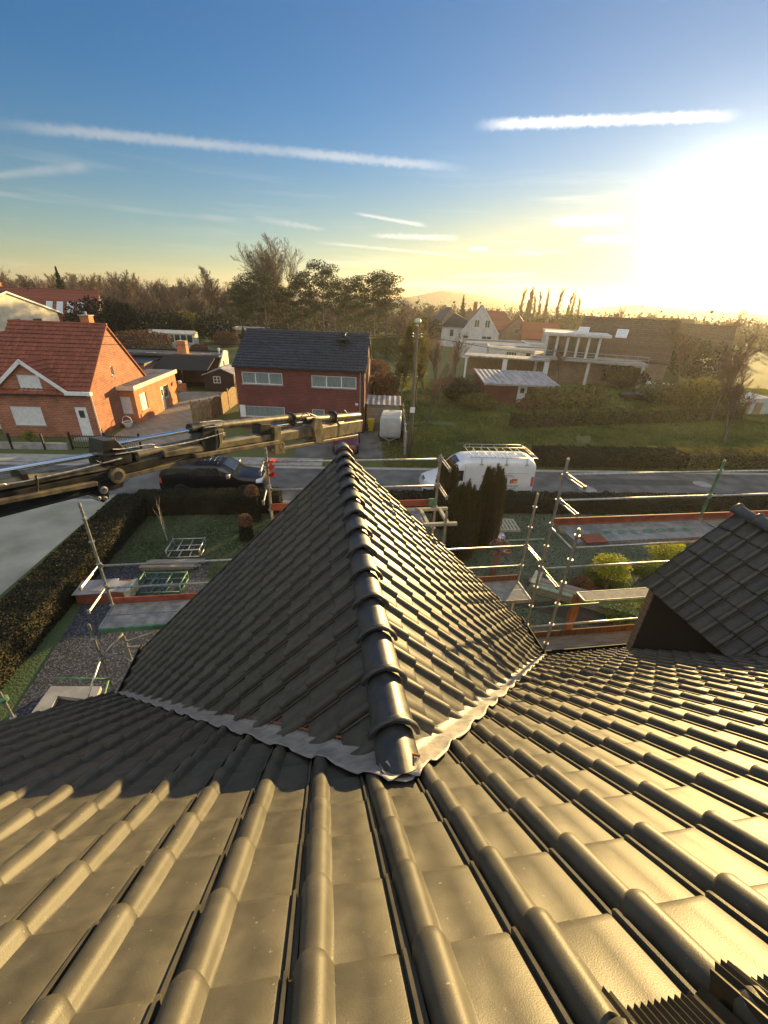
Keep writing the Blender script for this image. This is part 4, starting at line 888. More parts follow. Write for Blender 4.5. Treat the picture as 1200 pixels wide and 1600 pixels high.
# ------------------------------------------------------------------ vehicles
def lerp_tab(tab, x):
    if x <= tab[0][0]: return tab[0][1]
    for (a, p), (b, q) in zip(tab, tab[1:]):
        if x <= b: t = (x-a)/(b-a); t = t*t*(3-2*t)*.35+t*.65; return p+(q-p)*t
    return tab[-1][1]
class Car:
    def __init__(s, L, W, z0, top, belt, tumble, plan, rc=.22):
        s.L, s.W, s.z0, s.topt, s.belt, s.tum, s.plan, s.rc = L, W, z0, top, belt, tumble, plan, rc
    def top(s, x): return lerp_tab(s.topt, x)
    def hw(s, x, z):
        w = s.W/2*lerp_tab(s.plan, x); w -= s.tum*max(0, z-s.belt); w -= .05*max(0, (.55-z)/.3)
        t = s.top(x); zm = t-min(s.rc, (t-s.z0)*.5)
        if z > zm: k = min(1, (z-zm)/(t-zm)); w *= (1-k**2.6*.42)
        return max(w, .05)
    def body(s, mat_, par, n=44):
        mb = MB(); secs = []
        for i in range(n+1):
            x = s.L*(.5-.5*cos(pi*i/n))*.35+s.L*i/n*.65; t = s.top(x); sec = []
            zs = [s.z0+(t-s.z0)*k for k in (0, .12, .3, .45, .58, .70, .80, .87, .93, .97, .99, 1.0)]
            for z in zs: sec.append(Vector((x, -s.hw(x, z), z)))
            for z in reversed(zs): sec.append(Vector((x, s.hw(x, z), z)))
            secs.append(sec)
        mb.loft(secs); return mb.build('body', mat_, par, auto=35)
    def side(s, name, mat_, par, x0, x1, f0, f1, off=.008, sgn=-1, nx=10, nz=4):
        mb = MB(); vs = []
        for i in range(nx+1):
            x = x0+(x1-x0)*i/nx; a = f0(x) if callable(f0) else f0; b = f1(x) if callable(f1) else f1
            for j in range(nz+1): z = a+(b-a)*j/nz; vs.append(Vector((x, sgn*(s.hw(x, z)+off), z)))
        mb.add(vs, [(i*(nz+1)+j, (i+1)*(nz+1)+j, (i+1)*(nz+1)+j+1, i*(nz+1)+j+1) for i in range(nx) for j in range(nz)]); return mb.build(name, mat_, par, smooth=True)
    def over(s, name, mat_, par, x0, x1, fr, off=.01, nx=8, ny=8):
        mb = MB(); vs = []
        for i in range(nx+1):
            x = x0+(x1-x0)*i/nx; t = s.top(x); w = s.hw(x, t-.02)*fr
            for j in range(ny+1): y = -w+2*w*j/ny; vs.append(Vector((x, y, t+off)))
        mb.add(vs, [(i*(ny+1)+j, (i+1)*(ny+1)+j, (i+1)*(ny+1)+j+1, i*(ny+1)+j+1) for i in range(nx) for j in range(ny)]); return mb.build(name, mat_, par, smooth=True)
    def wheels(s, par, xs, r=.34):
        for x in xs:
            for sg in (-1, 1):
                y = sg*(s.W/2-.10); mb = MB(); mb.loft([[Vector((x+rr*cos(2*pi*k/24), y+sg*o, r+rr*sin(2*pi*k/24))) for k in range(24)] for rr, o in ((r*.6, .125), (r*.9, .13), (r, .10), (r, -.12), (r*.6, -.13))])
                w = mb.build('wheel', M['rubber'], par, auto=40); mb = MB(); mb.loft([[Vector((x+rr*cos(2*pi*k/16), y+sg*o, r+rr*sin(2*pi*k/16))) for k in range(16)] for rr, o in ((r*.6, .12), (r*.56, .09), (.06, .11))]); mb.build('rim', M['galv'], w)
                mb = MB(); mb.loft([[Vector((x+rr*cos(pi*k/14), sg*(s.W/2-.035), r+.02+rr*sin(pi*k/14))) for k in range(15)] for rr in (r*1.0, r*1.17)], caps=False); mb.build('wheel_arch', M['black'], par, fix=False)
def text_mesh(txt, size, name, mat_, par, o, ax, up, nr):
    cu = bpy.data.curves.new('t', 'FONT'); cu.body = txt; cu.size = size; cu.extrude = .002; to = bpy.data.objects.new('t', cu); COL.objects.link(to)
    dg = bpy.context.evaluated_depsgraph_get(); dg.update(); me = bpy.data.meshes.new_from_object(to.evaluated_get(dg)); bpy.data.objects.remove(to)
    for v in me.vertices: v.co = Vector(o)+Vector(ax)*v.co.x+Vector(up)*v.co.y+Vector(nr)*v.co.z
    me.name = name; me.materials.clear(); me.materials.append(mat_); ob = bpy.data.objects.new(name, me); COL.objects.link(ob); ob.parent = par; return ob
# delivery van, nose to the left
vp = rd(1.90+1.75, RN+.35); van = thing('delivery_van', 'white high roof delivery van with ladder rack parked behind the tall conifers', 'van', (vp.x, vp.y+1.0, 0), RA, None, (1, 1, .90))
V = Car(5.95, 2.02, .32, [(0, .72), (.08, .95), (.5, 1.12), (.95, 1.26), (1.25, 1.62), (1.75, 2.18), (2.15, 2.42), (3, 2.50), (5.6, 2.50), (5.85, 2.42), (5.95, 2.30)], 1.15, .055, [(0, .78), (.25, .92), (.8, 1.0), (5.7, 1.0), (5.95, .95)], .24)
V.body(M['vanwhite'], van); V.wheels(van, (1.02, 4.72), .35)
V.over('windscreen', M['carglass'], van, 1.02, 1.88, .84)
V.side('side_window', M['carglass'], van, 1.22, 2.05, 1.22, lambda x: min(1.85, V.top(x)-.16)); V.side('side_window', M['carglass'], van, 1.22, 2.05, 1.22, lambda x: min(1.85, V.top(x)-.16), sgn=1)
V.side('bumper', M['rubber'], van, .0, .6, .34, .60); V.side('side_moulding', M['rubber'], van, 2.2, 4.2, .52, .62, .012); V.side('side_moulding', M['rubber'], van, 5.15, 5.9, .52, .62, .012)
for x in (2.12, 3.35): V.side('door_seam', M['black'], van, x, x+.012, .5, 2.15, .004, nx=1, nz=14)
V.side('door_rail', M['black'], van, 3.3, 5.85, 1.70, 1.715, .004, nz=1); V.side('door_rail', M['vanwhite'], van, 2.2, 5.9, 1.66, 1.685, .012, nz=1)
V.side('headlight', M['solar'], van, .10, .42, .78, .98, .01); V.over('grille', M['black'], van, .05, .16, .5, .012, 2, 4)
V.side('tail_light', M['red'], van, 5.78, 5.93, .9, 1.5, .01)
mb = MB(); mb.beam((1.5, -1.06, 1.22), (1.5, -1.26, 1.22), .05, .05); mb.box(1.44, 1.60, -1.38, -1.16, 1.18, 1.52); mb.build('wing_mirror', M['black'], van, bevel=.02)
mb = MB()
for y in (-.86, .86): mb.tube((2.35, y, 2.62), (5.95, y, 2.62), .022)
for i in range(9): x = 2.45+i*.42; mb.tube((x, -.86, 2.62), (x, .86, 2.62), .016)
mb.tube((2.5, .86, 2.82), (5.6, .86, 2.82), .018); mb.tube((2.35, .86, 2.62), (2.5, .86, 2.82), .018); mb.tube((5.95, .86, 2.62), (5.6, .86, 2.82), .018); mb.tube((5.95, -.95, 2.62), (5.95, .95, 2.62), .03)
for i in range(5): x = 2.7+i*.7; mb.tube((x, .86, 2.62), (x, .86, 2.82), .014)
rk = mb.build('roof_rack', M['galv'], van, smooth=True)
for x in (2.95, 4.3, 5.4):
    for sg in (-1, 1): mb = MB(); mb.path([(x, sg*.86, 2.6), (x, sg*.90, 2.45), (x, sg*.985, 2.25)], .03, 6); mb.box(x-.09, x+.09, sg*.965-.015, sg*.965+.015, 2.2, 2.26); mb.build('rack_foot', M['galv'], rk)
def dec(name, m_, x0, x1, z0, z1, off=.010): return V.side(name, m_, van, x0, x1, z0, z1, off, nx=3, nz=2)
txt = mat('grey_lettering', (.16, .15, .17), .5, .1); lr = mat('logo_red', (.50, .10, .06), .5, .2, 20); ly = mat('logo_yellow', (.62, .48, .12), .5, .2, 20); lg = mat('logo_green', (.14, .28, .10), .5, .2, 20); lw = mat('logo_brown', (.18, .10, .06), .5, .2, 20); lbl = mat('logo_blue', (.35, .50, .62), .5, .2, 20)
def vtext(s_, size, x, z): ob = text_mesh(s_, size, 'lettering', txt, van, (x, -(V.hw(x+.4, z)+.013), z), (1, 0, 0), (0, 0, 1), (0, -1, 0)); return ob
vtext('NT', .17, 3.02, .84); vtext('RAVELLIJN', .17, 4.33, .86); vtext('0467 16 54 31', .11, 4.22, 1.47); vtext('daktimmer', .10, 4.30, 1.57)
dec('logo_photo', lr, 4.72, 5.02, 1.10, 1.38); dec('logo_photo', ly, 4.80, 5.00, 1.10, 1.24, .013); dec('logo_photo', lw, 4.62, 4.70, 1.08, 1.34); dec('logo_photo', lg, 4.86, 4.92, 1.12, 1.18, .016); dec('logo_photo', lbl, 4.22, 4.45, 1.26, 1.36); dec('logo_photo', lw, 4.22, 4.48, 1.08, 1.22); dec('logo_photo', lr, 3.08, 3.36, 1.12, 1.22); dec('logo_photo', ly, 3.24, 3.36, 1.22, 1.34)
dec('text_line', txt, 4.3, 5.0, .745, .765); dec('text_line', txt, 3.0, 3.3, .745, .765)
mb = MB(); 
for p, q in (((3.05, 1.46), (3.22, 1.62)), ((3.22, 1.62), (3.30, 1.44)), ((3.12, 1.48), (3.42, 1.42))): mb.beam((p[0], -1.0, p[1]), (q[0], -1.0, q[1]), .012, .02)
mb.build('logo_stroke', txt, van)
# black pickup with canopy and roof rack, nose to the right
pp = rd(-4.75, RN+.35); pu = thing('pickup_truck', 'black double cab pickup with canopy and slatted roof rack under the crane boom', 'pickup', (pp.x, pp.y+.85, 0), RA+pi)
Pk = Car(5.15, 1.86, .38, [(0, .80), (.08, 1.0), (.7, 1.12), (1.22, 1.20), (1.55, 1.46), (1.95, 1.72), (2.4, 1.80), (3.3, 1.80), (3.42, 1.78), (4.9, 1.72), (5.1, 1.35), (5.15, 1.0)], 1.12, .16, [(0, .80), (.22, .94), (.7, 1.0), (4.8, 1.0), (5.15, .96)], .16)
Pk.body(M['carblack'], pu); Pk.wheels(pu, (.92, 4.1), .38)
Pk.over('windscreen', M['carglass'], pu, 1.30, 1.98, .88)
for sg in (-1, 1):
    Pk.side('side_window', M['carglass'], pu, 1.62, 2.45, 1.22, lambda x: min(1.62, Pk.top(x)-.10), sgn=sg); Pk.side('side_window', M['carglass'], pu, 2.52, 3.22, 1.22, 1.62, sgn=sg); Pk.side('side_window', M['carglass'], pu, 3.55, 4.75, 1.26, 1.58, sgn=sg)
    Pk.side('headlight', M['solar'], pu, .06, .34, .84, 1.0, .01, sg); Pk.side('tail_light', M['red'], pu, 5.0, 5.13, .8, 1.1, .01, sg)
    for x in (1.5, 2.48, 3.32): Pk.side('door_seam', M['rubber'], pu, x, x+.012, .55, 1.2, .004, sg, nx=1, nz=8)
    mb = MB(); mb.box(1.55, 1.72, sg*1.08-.11, sg*1.08+.11, 1.18, 1.36); mb.build('wing_mirror', M['galv'], pu, bevel=.02)
mb = MB()
for i in range(6): x = 2.15+i*.24; mb.box(x-.035, x+.035, -.62, .62, 1.92, 1.96)
for y in (-.64, .64): mb.box(2.05, 3.42, y-.03, y+.03, 1.90, 1.94); mb.box(2.2, 2.26, y-.02, y+.02, 1.77, 1.91); mb.box(3.2, 3.26, y-.02, y+.02, 1.77, 1.91)
mb.build('roof_rack', M['boomdark'], pu)
for px, py, lb in ((918, 765, 'round iron manhole cover in the road left of the green post'), (1097, 757, 'round iron manhole cover in the road behind the green post')):
    q = G(px, py); mb = MB(); mb.lathe([(.50, .012), (.50, .022), (.42, .026), (.02, .026)], n=28); o = mb.build('manhole_cover', M['concrete']); o.location = (q.x, q.y, 0); tag(o, lb, 'manhole cover')
# dark red car by the garage
cp_ = G(561, 716); rc_ = thing('small_car', 'dark red small car partly hidden behind the ridge end and crane tip', 'car', (cp_.x-.95, cp_.y+.2, 0), radians(92))
Cr = Car(4.0, 1.7, .28, [(0, .60), (.08, .75), (.8, .92), (1.1, 1.0), (1.7, 1.40), (2.2, 1.47), (3.2, 1.44), (3.75, 1.0), (4.0, .8)], .9, .22, [(0, .80), (.3, .95), (.8, 1.0), (3.6, 1.0), (4.0, .88)], .14)
Cr.body(M['carred'], rc_); Cr.wheels(rc_, (.75, 3.2), .31); Cr.over('windscreen', M['carglass'], rc_, 1.15, 1.72, .88); Cr.over('rear_window', M['carglass'], rc_, 3.25, 3.70, .85)
for sg in (-1, 1): Cr.side('side_window', M['carglass'], rc_, 1.5, 3.1, .95, lambda x: min(1.3, Cr.top(x)-.1), sgn=sg)
# hazy white motor caravan and shiny car far right
q = dist(1053, 545, 62); t = thing('white_caravan', 'white box caravan glinting in the haze beyond the meadow hedge', 'caravan', (q.x, q.y, 0), radians(-20), None, .7)
b = MB(); b.prism([(-2.3, .5), (2.3, .5), (2.4, 1.6), (2.1, 2.6), (-2.2, 2.6), (-2.4, 1.5)], (0, -1.1, 0), (1, 0, 0), (0, 0, 1), (0, 2.2, 0)); b.build('body', M['white'], t, bevel=.05); b = MB(); b.box(-1.2, .4, -1.13, -1.08, 1.4, 2.1); b.build('window', M['glass'], t)
for sx in (-.4, .4): b = MB(); b.tube((sx, -1.1, .33), (sx, 1.1, .33), .33, 14); b.build('wheel', M['rubber'], t)
for (px, py, r_, c_, lb) in ((1090, 568, 60, 'carred', 'dark car beside the caravan behind the far hedge'), (980, 575, 58, 'carblack', 'black car half hidden by the hedge before the brown tiled roof')):
    q = dist(px, py, r_); t = thing('small_car', lb, 'car', (q.x, q.y, 0), radians(-20)); Cr.body(M[c_], t, 24); Cr.wheels(t, (.75, 3.2), .31); Cr.over('windscreen', M['carglass'], t, 1.15, 1.72, .88)
    for sg in (-1, 1): Cr.side('side_window', M['carglass'], t, 1.5, 3.1, .95, lambda x: min(1.3, Cr.top(x)-.1), sgn=sg)

# ------------------------------------------------------------------ loader crane boom
BA, BB = Vector((-4.33, 4.16, 7.33)), Vector((-.80, 11.97, 6.29))
be = Vector((BB.x-BA.x, BB.y-BA.y, 0)).normalized(); bn = be.cross(ZX)      # bn points to the camera side
crane = thing('crane_boom', 'truck crane boom with chrome rams and glare tinted telescopic sections reaching in from the left', 'crane', BA)
def CPt(x, y, off=0): return onp(x, y, bn, BA+bn*off)
def Tk(P, px): return px*((P-O3).dot(Fw))/FPX
def cbuild(mb, name, m_, bevel=0, auto=None, parent=None):
    o = mb.build(name, m_, parent or crane, bevel=bevel, auto=auto)
    if parent is None: o.location = -BA
    return o
def cbeam(name, p, q, h1, h2, w, m_, off=0, cham=.22, bevel=.008):
    P, Q = CPt(*p, off), CPt(*q, off); mb = MB(); w *= .82; mb.beam(P, Q, w, Tk(P, h1)*.92, w2=w*.95, h2=Tk(Q, h2)*.9, cham=cham); return cbuild(mb, name, M[m_], bevel)
def ctube(name, p, q, d1, d2, m_, off=0, n=16):
    P, Q = CPt(*p, off), CPt(*q, off); mb = MB(); mb.path([P, Q], [Tk(P, d1)/2, Tk(Q, d2)/2], n); return cbuild(mb, name, M[m_], auto=50)
cbeam('main_boom', (-260, 842), (172, 744), 64, 40, .30, 'boomdark'); cbeam('main_boom_flange', (-260, 803), (160, 728), 12, 9, .34, 'boom')
cbeam('hose_track', (-200, 823), (150, 755), 10, 8, .10, 'boom', .17, 0)
cbeam('outer_section', (168, 737), (310, 700), 24, 17, .28, 'boomdark'); cbeam('outer_section_plate', (185, 736), (330, 701), 9, 7, .24, 'boom', .0, .1)
cbeam('section', (172, 747), (402, 692), 8, 6, .24, 'boom', .02, .1); cbeam('section', (250, 709), (418, 682), 14, 15, .26, 'boom', .02)
cbeam('section', (300, 712), (432, 690), 7, 7, .20, 'boom', .10, .1)
cbeam('section', (412, 686), (520, 668), 20, 19, .24, 'boom'); cbeam('section_sleeve', (488, 678), (528, 671), 26, 25, .28, 'boom'); cbeam('end_section', (530, 670), (562, 665), 22, 21, .24, 'boom', 0, .12)
cbeam('end_collar', (524, 671), (533, 669), 27, 26, .30, 'boom'); cbeam('section_lip', (420, 703), (556, 680), 5, 4, .20, 'boom', .08, .1)
ctube('ram_rod', (-200, 772), (168, 707), 12, 8, 'chrome'); ctube('ram_barrel', (-240, 800), (178, 727), 26, 17, 'boom', .02)
ctube('ram_rod', (160, 697), (318, 668), 8, 6, 'chrome'); ctube('ram_barrel', (185, 717), (348, 680), 15, 12, 'boom')
ctube('ram_barrel', (300, 669), (480, 650), 13, 11, 'boom'); ctube('ram_gland', (296, 670), (312, 667), 16, 15, 'boomdark')
ctube('ram_rod', (408, 669), (480, 658), 7, 6, 'chrome'); ctube('ram_barrel', (478, 656), (560, 649), 12, 10, 'boom'); ctube('ram_gland', (474, 656), (484, 655), 14, 14, 'boomdark')
def cplate(name, pts, w, m_, off=0):
    P = [CPt(x, y, off-w/2) for x, y in pts]; mb = MB(); n = len(P); mb.add(P+[p+bn*w for p in P], [tuple(range(n)), tuple(range(n, 2*n))]+[(i, (i+1) % n, n+(i+1) % n, n+i) for i in range(n)]); return cbuild(mb, name, M[m_], .006)
cplate('joint_block', [(138, 683), (158, 681), (182, 704), (184, 716), (160, 722), (139, 714)], .30, 'boomdark'); cplate('joint_block', [(300, 664), (320, 660), (326, 674), (322, 700), (304, 706), (298, 690)], .26, 'boomdark')
cplate('link_plate', [(316, 668), (330, 666), (327, 694), (318, 699)], .30, 'boom'); cplate('link_plate', [(408, 664), (418, 662), (421, 688), (426, 704), (410, 706)], .34, 'boom'); cplate('link_plate', [(474, 650), (484, 650), (486, 664), (492, 672), (486, 690), (476, 688), (472, 668)], .34, 'boom')
cplate('joint_block', [(394, 660), (410, 660), (412, 684), (400, 688), (394, 680)], .22, 'boomdark')
cplate('hook_plate', [(136, 748), (164, 740), (178, 744), (176, 756), (154, 762), (154, 774), (146, 780), (138, 776), (136, 764)], .22, 'boomdark', .04)
for (x, y, d) in ((172, 740, 24), (150, 762, 12), (142, 775, 7), (152, 775, 7), (430, 695, 15), (320, 708, 9)):
    P = CPt(x, y); r0 = Tk(P, d)/2; mb = MB(); mb.loft([[P+(be*cos(2*pi*k/20)+ZX*sin(2*pi*k/20))*rr+bn*o for k in range(20)] for rr, o in ((r0, -.17), (r0, .17), (r0*.62, .175), (r0*.58, .15), (.01, .15))]); cbuild(mb, 'pivot_pin', M['boom' if d > 14 else 'galv'], auto=30)
def hose(pts, r, m_='black', off=.16):
    P = [CPt(x, y, off) for x, y in pts]; out = []
    for i in range(len(P)-1):
        for k in range(4):
            t = k/4; p0 = P[max(i-1, 0)]; p1 = P[i]; p2 = P[i+1]; p3 = P[min(i+2, len(P)-1)]
            out.append(.5*((2*p1)+(p2-p0)*t+(2*p0-5*p1+4*p2-p3)*t*t+(3*p1-p0-3*p2+p3)*t**3))
    out.append(P[-1]); mb = MB(); mb.path(out, r, 6); cbuild(mb, 'hydraulic_hose' if m_ == 'black' else 'hydraulic_pipe', M[m_], auto=60)
hose([(-100, 776), (0, 757), (20, 756), (120, 734), (190, 716)], .010, 'galv'); hose([(176, 702), (195, 701), (235, 694), (240, 700), (180, 710)], .009, 'galv'); hose([(240, 694), (248, 699), (300, 690), (352, 676)], .010, 'galv')
hose([(312, 660), (345, 657), (348, 664), (320, 668)], .009, 'galv'); hose([(480, 645), (496, 652), (500, 668), (496, 682), (488, 688)], .010); hose([(340, 672), (343, 690), (341, 700)], .012); hose([(56, 743), (58, 755), (58, 768)], .014); hose([(150, 720), (160, 724), (175, 722), (190, 718)], .012)
hose([(536, 646), (538, 641), (542, 646)], .012); hose([(470, 652), (476, 645), (484, 650)], .01)
for x, y in ((30, 742), (152, 723), (205, 712), (330, 690), (455, 655), (520, 652)):
    P = CPt(x, y); mb = MB(); mb.beam(P-be*.025, P+be*.025, .26, Tk(P, 20), cham=.25); cbuild(mb, 'clamp', M['boomdark'])

# ------------------------------------------------------------------ scaffolding
def HPt(u, v, z): return UX*u+VX*v+ZX*z
def uz(x, y, v): P = onp(x, y, VX, VX*v); return P.dot(UX), P.z
def vz(x, y, u): P = onp(x, y, UX, UX*u); return P.dot(VX), P.z
TR = .026
def spost(par, u, v, z0, z1, zr=None, m_='galv'):
    b = MB(); b.tube((u, v, z0), (u, v, z1), TR, 10); b.tube((u, v, z1-.0), (u, v, z1+.02), TR*.6, 8); z = (zr if zr is not None else z1-.15)
    p = b.build('standard', M[m_], par, auto=50)
    while z > z0+.05:
        r = MB(); r.lathe([(.027, z-.006), (.053, z-.005), (.053, z+.005), (.027, z+.006)], c=(u, v, 0), n=12); r.lathe([(.034, z-.05), (.034, z-.01)], c=(u, v, 0), n=8); r.build('rosette', M['galv'], p); z -= .5
        if z < 1.9: break
    return p
def srail(par, p, q, m_='galv', r=TR*.85):
    b = MB(); b.tube(p, q, r, 8); o = b.build('guard_rail', M[m_], par, smooth=True)
    d = (Vector(q)-Vector(p)).normalized(); w = MB()
    for e, s_ in ((Vector(p), 1), (Vector(q), -1)): w.beam(e-d*.02*s_, e+d*.05*s_, .03, .075)
    w.build('wedge_head', M['galv'], o); return o
def sdeck(par, u0, u1, v0, v1, z, rows=2, m_='deck', edge='galv'):
    w = (v1-v0)/rows
    for i in range(rows):
        b = MB(); a = v0+i*w+.012; c = v0+(i+1)*w-.012; b.box(u0+.03, u1-.03, a, c, z-.05, z); n = int((c-a)/.035)
        for k in range(n): b.box(u0+.06, u1-.06, a+k*.035+.01, a+k*.035+.02, z, z+.004)
        d = b.build('platform', M[m_], par)
        e = MB(); e.box(u0, u0+.03, a, c, z-.06, z+.012); e.box(u1-.03, u1, a, c, z-.06, z+.012); e.box(u0, u1, a-.008, a, z-.07, z+.006); e.box(u0, u1, c, c+.008, z-.07, z+.006); e.build('platform_edge', M[edge], d)
def stoe(par, u0, u1, v, z, m_='redboard', h=.15):
    b = MB(); b.box(u0, u1, v-.012, v+.012, z+.01, z+h); return b.build('toe_board', M[m_], par)
def sloop(par, u, v, z, L, dz=0):      # double end guard rail
    b = MB()
    for o in (-.022, .022): b.tube((u+.03+o*.3, v-.02, z+o), (u+.03+o*.3, v-L, z+o+dz), .013, 8)
    b.box(u+.01, u+.05, v-L-.03, v-L+.01, z+dz-.04, z+dz+.04); b.box(u+.01, u+.05, v-.04, v, z-.05, z+.05); b.build('end_guard_rail', M['galv'], par)
VF = 7.40
s1 = thing('front_scaffold', 'steel scaffold with two lifts of decks across the end of the long gabled wing', 'scaffold', (0, 0, 0), HA)
u_l, z_l = uz(131.2, 809.2, VF); _, zt = uz(124.5, 785.6, VF)
spost(s1, u_l, VF, 0, zt, z_l)
r1 = uz(157.5, 884, VF); r2 = uz(167.6, 918.7, VF); DZ = r1[1]-1.0+.08
ub, zb = uz(835.7, 791.7, VF); _, zbt = uz(840.7, 771.7, VF); spost(s1, ub, VF, 0, zbt, zb)
srail(s1, (u_l, VF, r1[1]), (ub, VF, r1[1])); srail(s1, (u_l, VF, r2[1]), (ub, VF, r2[1]))
sdeck(s1, u_l+.05, -1.2, 6.66, VF-.03, DZ); sdeck(s1, -1.2, 1.6, 6.66, VF-.03, DZ); sdeck(s1, 1.6, ub-.03, 6.66, VF-.03, DZ); stoe(s1, u_l+.05, ub-1.2, VF-.02, DZ); stoe(s1, ub-1.2, ub-.05, VF-.02, DZ, 'orangewood')
b = MB(); b.box(u_l+.1, -1.25, 6.615, 6.65, DZ-.08, DZ+.02); b.build('platform_beam', M['greenpaint'], s1)
for dz in (r1[1], r2[1]): sloop(s1, u_l-.05, VF+.02, dz, .72, -.0)
uf0, zf = uz(416, 716, VF); uf1, zf1 = uz(688, 717.5, VF); zf2 = uz(685, 759, VF)[1]; zft = zf1+.08
spost(s1, uf0, VF, 0, zf1+.25, zf1+.02); spost(s1, uf1, VF, 0, zft, zf1-.02)
srail(s1, (uf0, VF, zf1), (uf1, VF, zf1)); srail(s1, (uf0, VF, zf2), (uf1, VF, zf2))
zd = zf1-1.02; sdeck(s1, .2, uf1-.4, 6.72, VF-.03, zd); stoe(s1, uf0, uf1-.04, VF-.02, zd+.02)
b = MB(); b.box(uf1-.16, uf1-.02, VF-.045, VF-.005, zd+.03, zd+.19); b.build('board_clip', M['greenpaint'], s1)
for dz in (zf1, zf2): sloop(s1, uf1, VF, dz, .55); sloop(s1, uf0-.08, VF, dz, .55)
b = MB()
for v in (VF-.04, 6.72): b.box(uf1-.9, uf1+.25, v-.03, v+.03, zd-.07, zd-.01)
for u in (uf1-.35, uf1+.05): b.box(u, u+.06, 6.75, VF-.07, zd-.075, zd-.012)
b.build('timber_frame', M['palletwood'], s1)
u2, z2_ = uz(698, 801, 6.72); spost(s1, u2, 6.72, 0, z2_, z2_-.22)
# red marker ribbon on the post
b = MB(); rr = random.Random(3)
for i in range(16): b.leaves(1, lambda r_: Vector((uf0+.05+r_.uniform(-.03, .10), VF-.05, zf1-.06+r_.uniform(-.22, .12))), .10, rr)
b.build('red_ribbon', M['red'], s1)
u_m, z_m = uz(146.2, 997.5, 6.60); zt_ = uz(142, 976, 6.60)[1]; spost(s1, u_m, 6.60, 0, zt_, z_m)
u_n, z_n = uz(193, 994, 6.95); spost(s1, u_n, 6.95, 0, z_n, z_n-.15)
def sb(par, p, q, m_='galv', name='brace', r=.022): b = MB(); b.tube(p, q, r, 8); b.build(name, M[m_], par, smooth=True)
zq = uz(163, 1027, 6.60)[1]; zr_ = uz(176, 1061, 6.6)[1]
sb(s1, (u_m, 6.60, zq), (u_m-.12, 5.72, zq-.60)); sb(s1, (u_m, 6.6, zr_), (u_m-1.0, 6.75, zr_), 'greenpaint', 'ledger'); sb(s1, (u_m, 6.6, zr_), (u_m+.02, 5.9, zr_-.25), 'greenpaint', 'ledger')
sb(s1, (u_m, 6.6, zq), (u_n, 6.95, zq+.25)); sb(s1, (u_n, 6.95, z_n-.15), (u_n+.9, 6.98, z_n+.15)); sb(s1, (u_n, 6.95, z_n-.3), (u_n+.9, 6.98, z_n-.3))
# right scaffold
s2 = thing('side_scaffold', 'steel scaffold beside the right eave with upper green grey deck and orange toe boards', 'scaffold', (0, 0, 0), HA)
VA_, VC_ = 6.42, 5.66
ua, za = uz(881.7, 741.7, VA_); zat = uz(891.7, 717, VA_)[1]; zz = za-1.0
spost(s2, ua, VA_, 0, zat, za); uc, zc = uz(903, 827, VC_); spost(s2, uc+.02, VC_, 0, zc, zc-.12)
ur_, zr2 = uz(1125, 737, VA_); spost(s2, ur_, VA_, 0, zr2+.22, zr2, 'greenpaint'); spost(s2, ur_+2.9, VA_, 0, zr2+.22, zr2)
za2 = uz(870.7, 781.7, VA_)[1]
for z in (za, za2): srail(s2, (ua, VA_, z), (ur_, VA_, z)); srail(s2, (ur_, VA_, z), (ur_+2.9, VA_, z)); sloop(s2, ua, VA_, z, .58)
zd2 = za-1.04
sdeck(s2, ua+.12, ur_-.03, VC_+.10, VA_-.03, zd2, 2); sdeck(s2, ur_+.03, ur_+2.9, VC_+.10, VA_-.03, zd2, 2, 'woodplank'); stoe(s2, ua+.03, ur_-.02, VA_+.0, zd2); stoe(s2, ur_+.02, ur_+2.9, VA_, zd2)
b = MB()
for k in range(9): b.box(ua+.3+k*.28, ua+.3+k*.28+rnd.uniform(.1, .3), VA_-.42+rnd.uniform(-.03, .03), VA_-.31, zd2+.005+k*.0006, zd2+.0055+k*.0006)
b.build('green_paint_stains', M['greenpaint'], s2)
b = MB(); b.prism([(VC_+.05, 0), (VC_+.30, .02), (VC_+.30, .05), (VC_+.05, .03)], (ua+.28, 0, zd2), (0, 1, 0), (0, 0, 1), (.42, 0, 0)); tag(b.build('roof_tile', M['redtile']), 'loose red brown roof tile lying on the upper scaffold deck', 'roof tile'); bpy.data.objects['roof_tile'].rotation_euler = (0, 0, HA)
spost(s2, ur_-.35, VC_+.05, 0, zd2-.02, zd2-.3)
sb(s2, (uc, VC_+.06, zd2-.07), (ur_, VC_+.06, zd2-.07), 'galv', 'ledger'); sb(s2, (ua, VA_, zd2-.06), (uc, VC_, zd2-.06), 'galv', 'transom')
zm1 = uz(851, 888, VA_)[1]; zm2 = uz(832, 950, VA_)[1]; zm3 = uz(830, 979, VA_)[1]
srail(s2, (ua, VA_, zm1), (ur_, VA_, zm1)); sloop(s2, ua, VA_, zm1, .62); sb(s2, (ua, VA_, zm2), (ua+1.6, VA_, zm2), 'greenpaint', 'ledger'); srail(s2, (ua, VA_, zm3), (ur_, VA_, zm3)); sloop(s2, ub-.0, VF, r1[1]-.0, .6)
zl_ = 3.12; sdeck(s2, ua+.05, ur_, 5.62, 6.18, zl_, 1, 'woodplank'); stoe(s2, ua+.05, ur_, 6.19, zl_, 'orangewood', .17)
um0, zmm = uz(900, 925, 6.95); um1, _ = uz(1030, 916, 6.95); sdeck(s2, um0, um1+1.2, 6.62, 6.95, zmm, 1, 'deck'); b = MB(); b.box(um0, um1+1.2, 6.585, 6.61, zmm-.11, zmm); b.build('platform_beam', M['greenpaint'], s2)
b = MB(); b.box(um0-.02, um0+.14, 6.86, 6.98, 0, zmm-.06); b.build('timber_prop', M['orangewood'], s2)
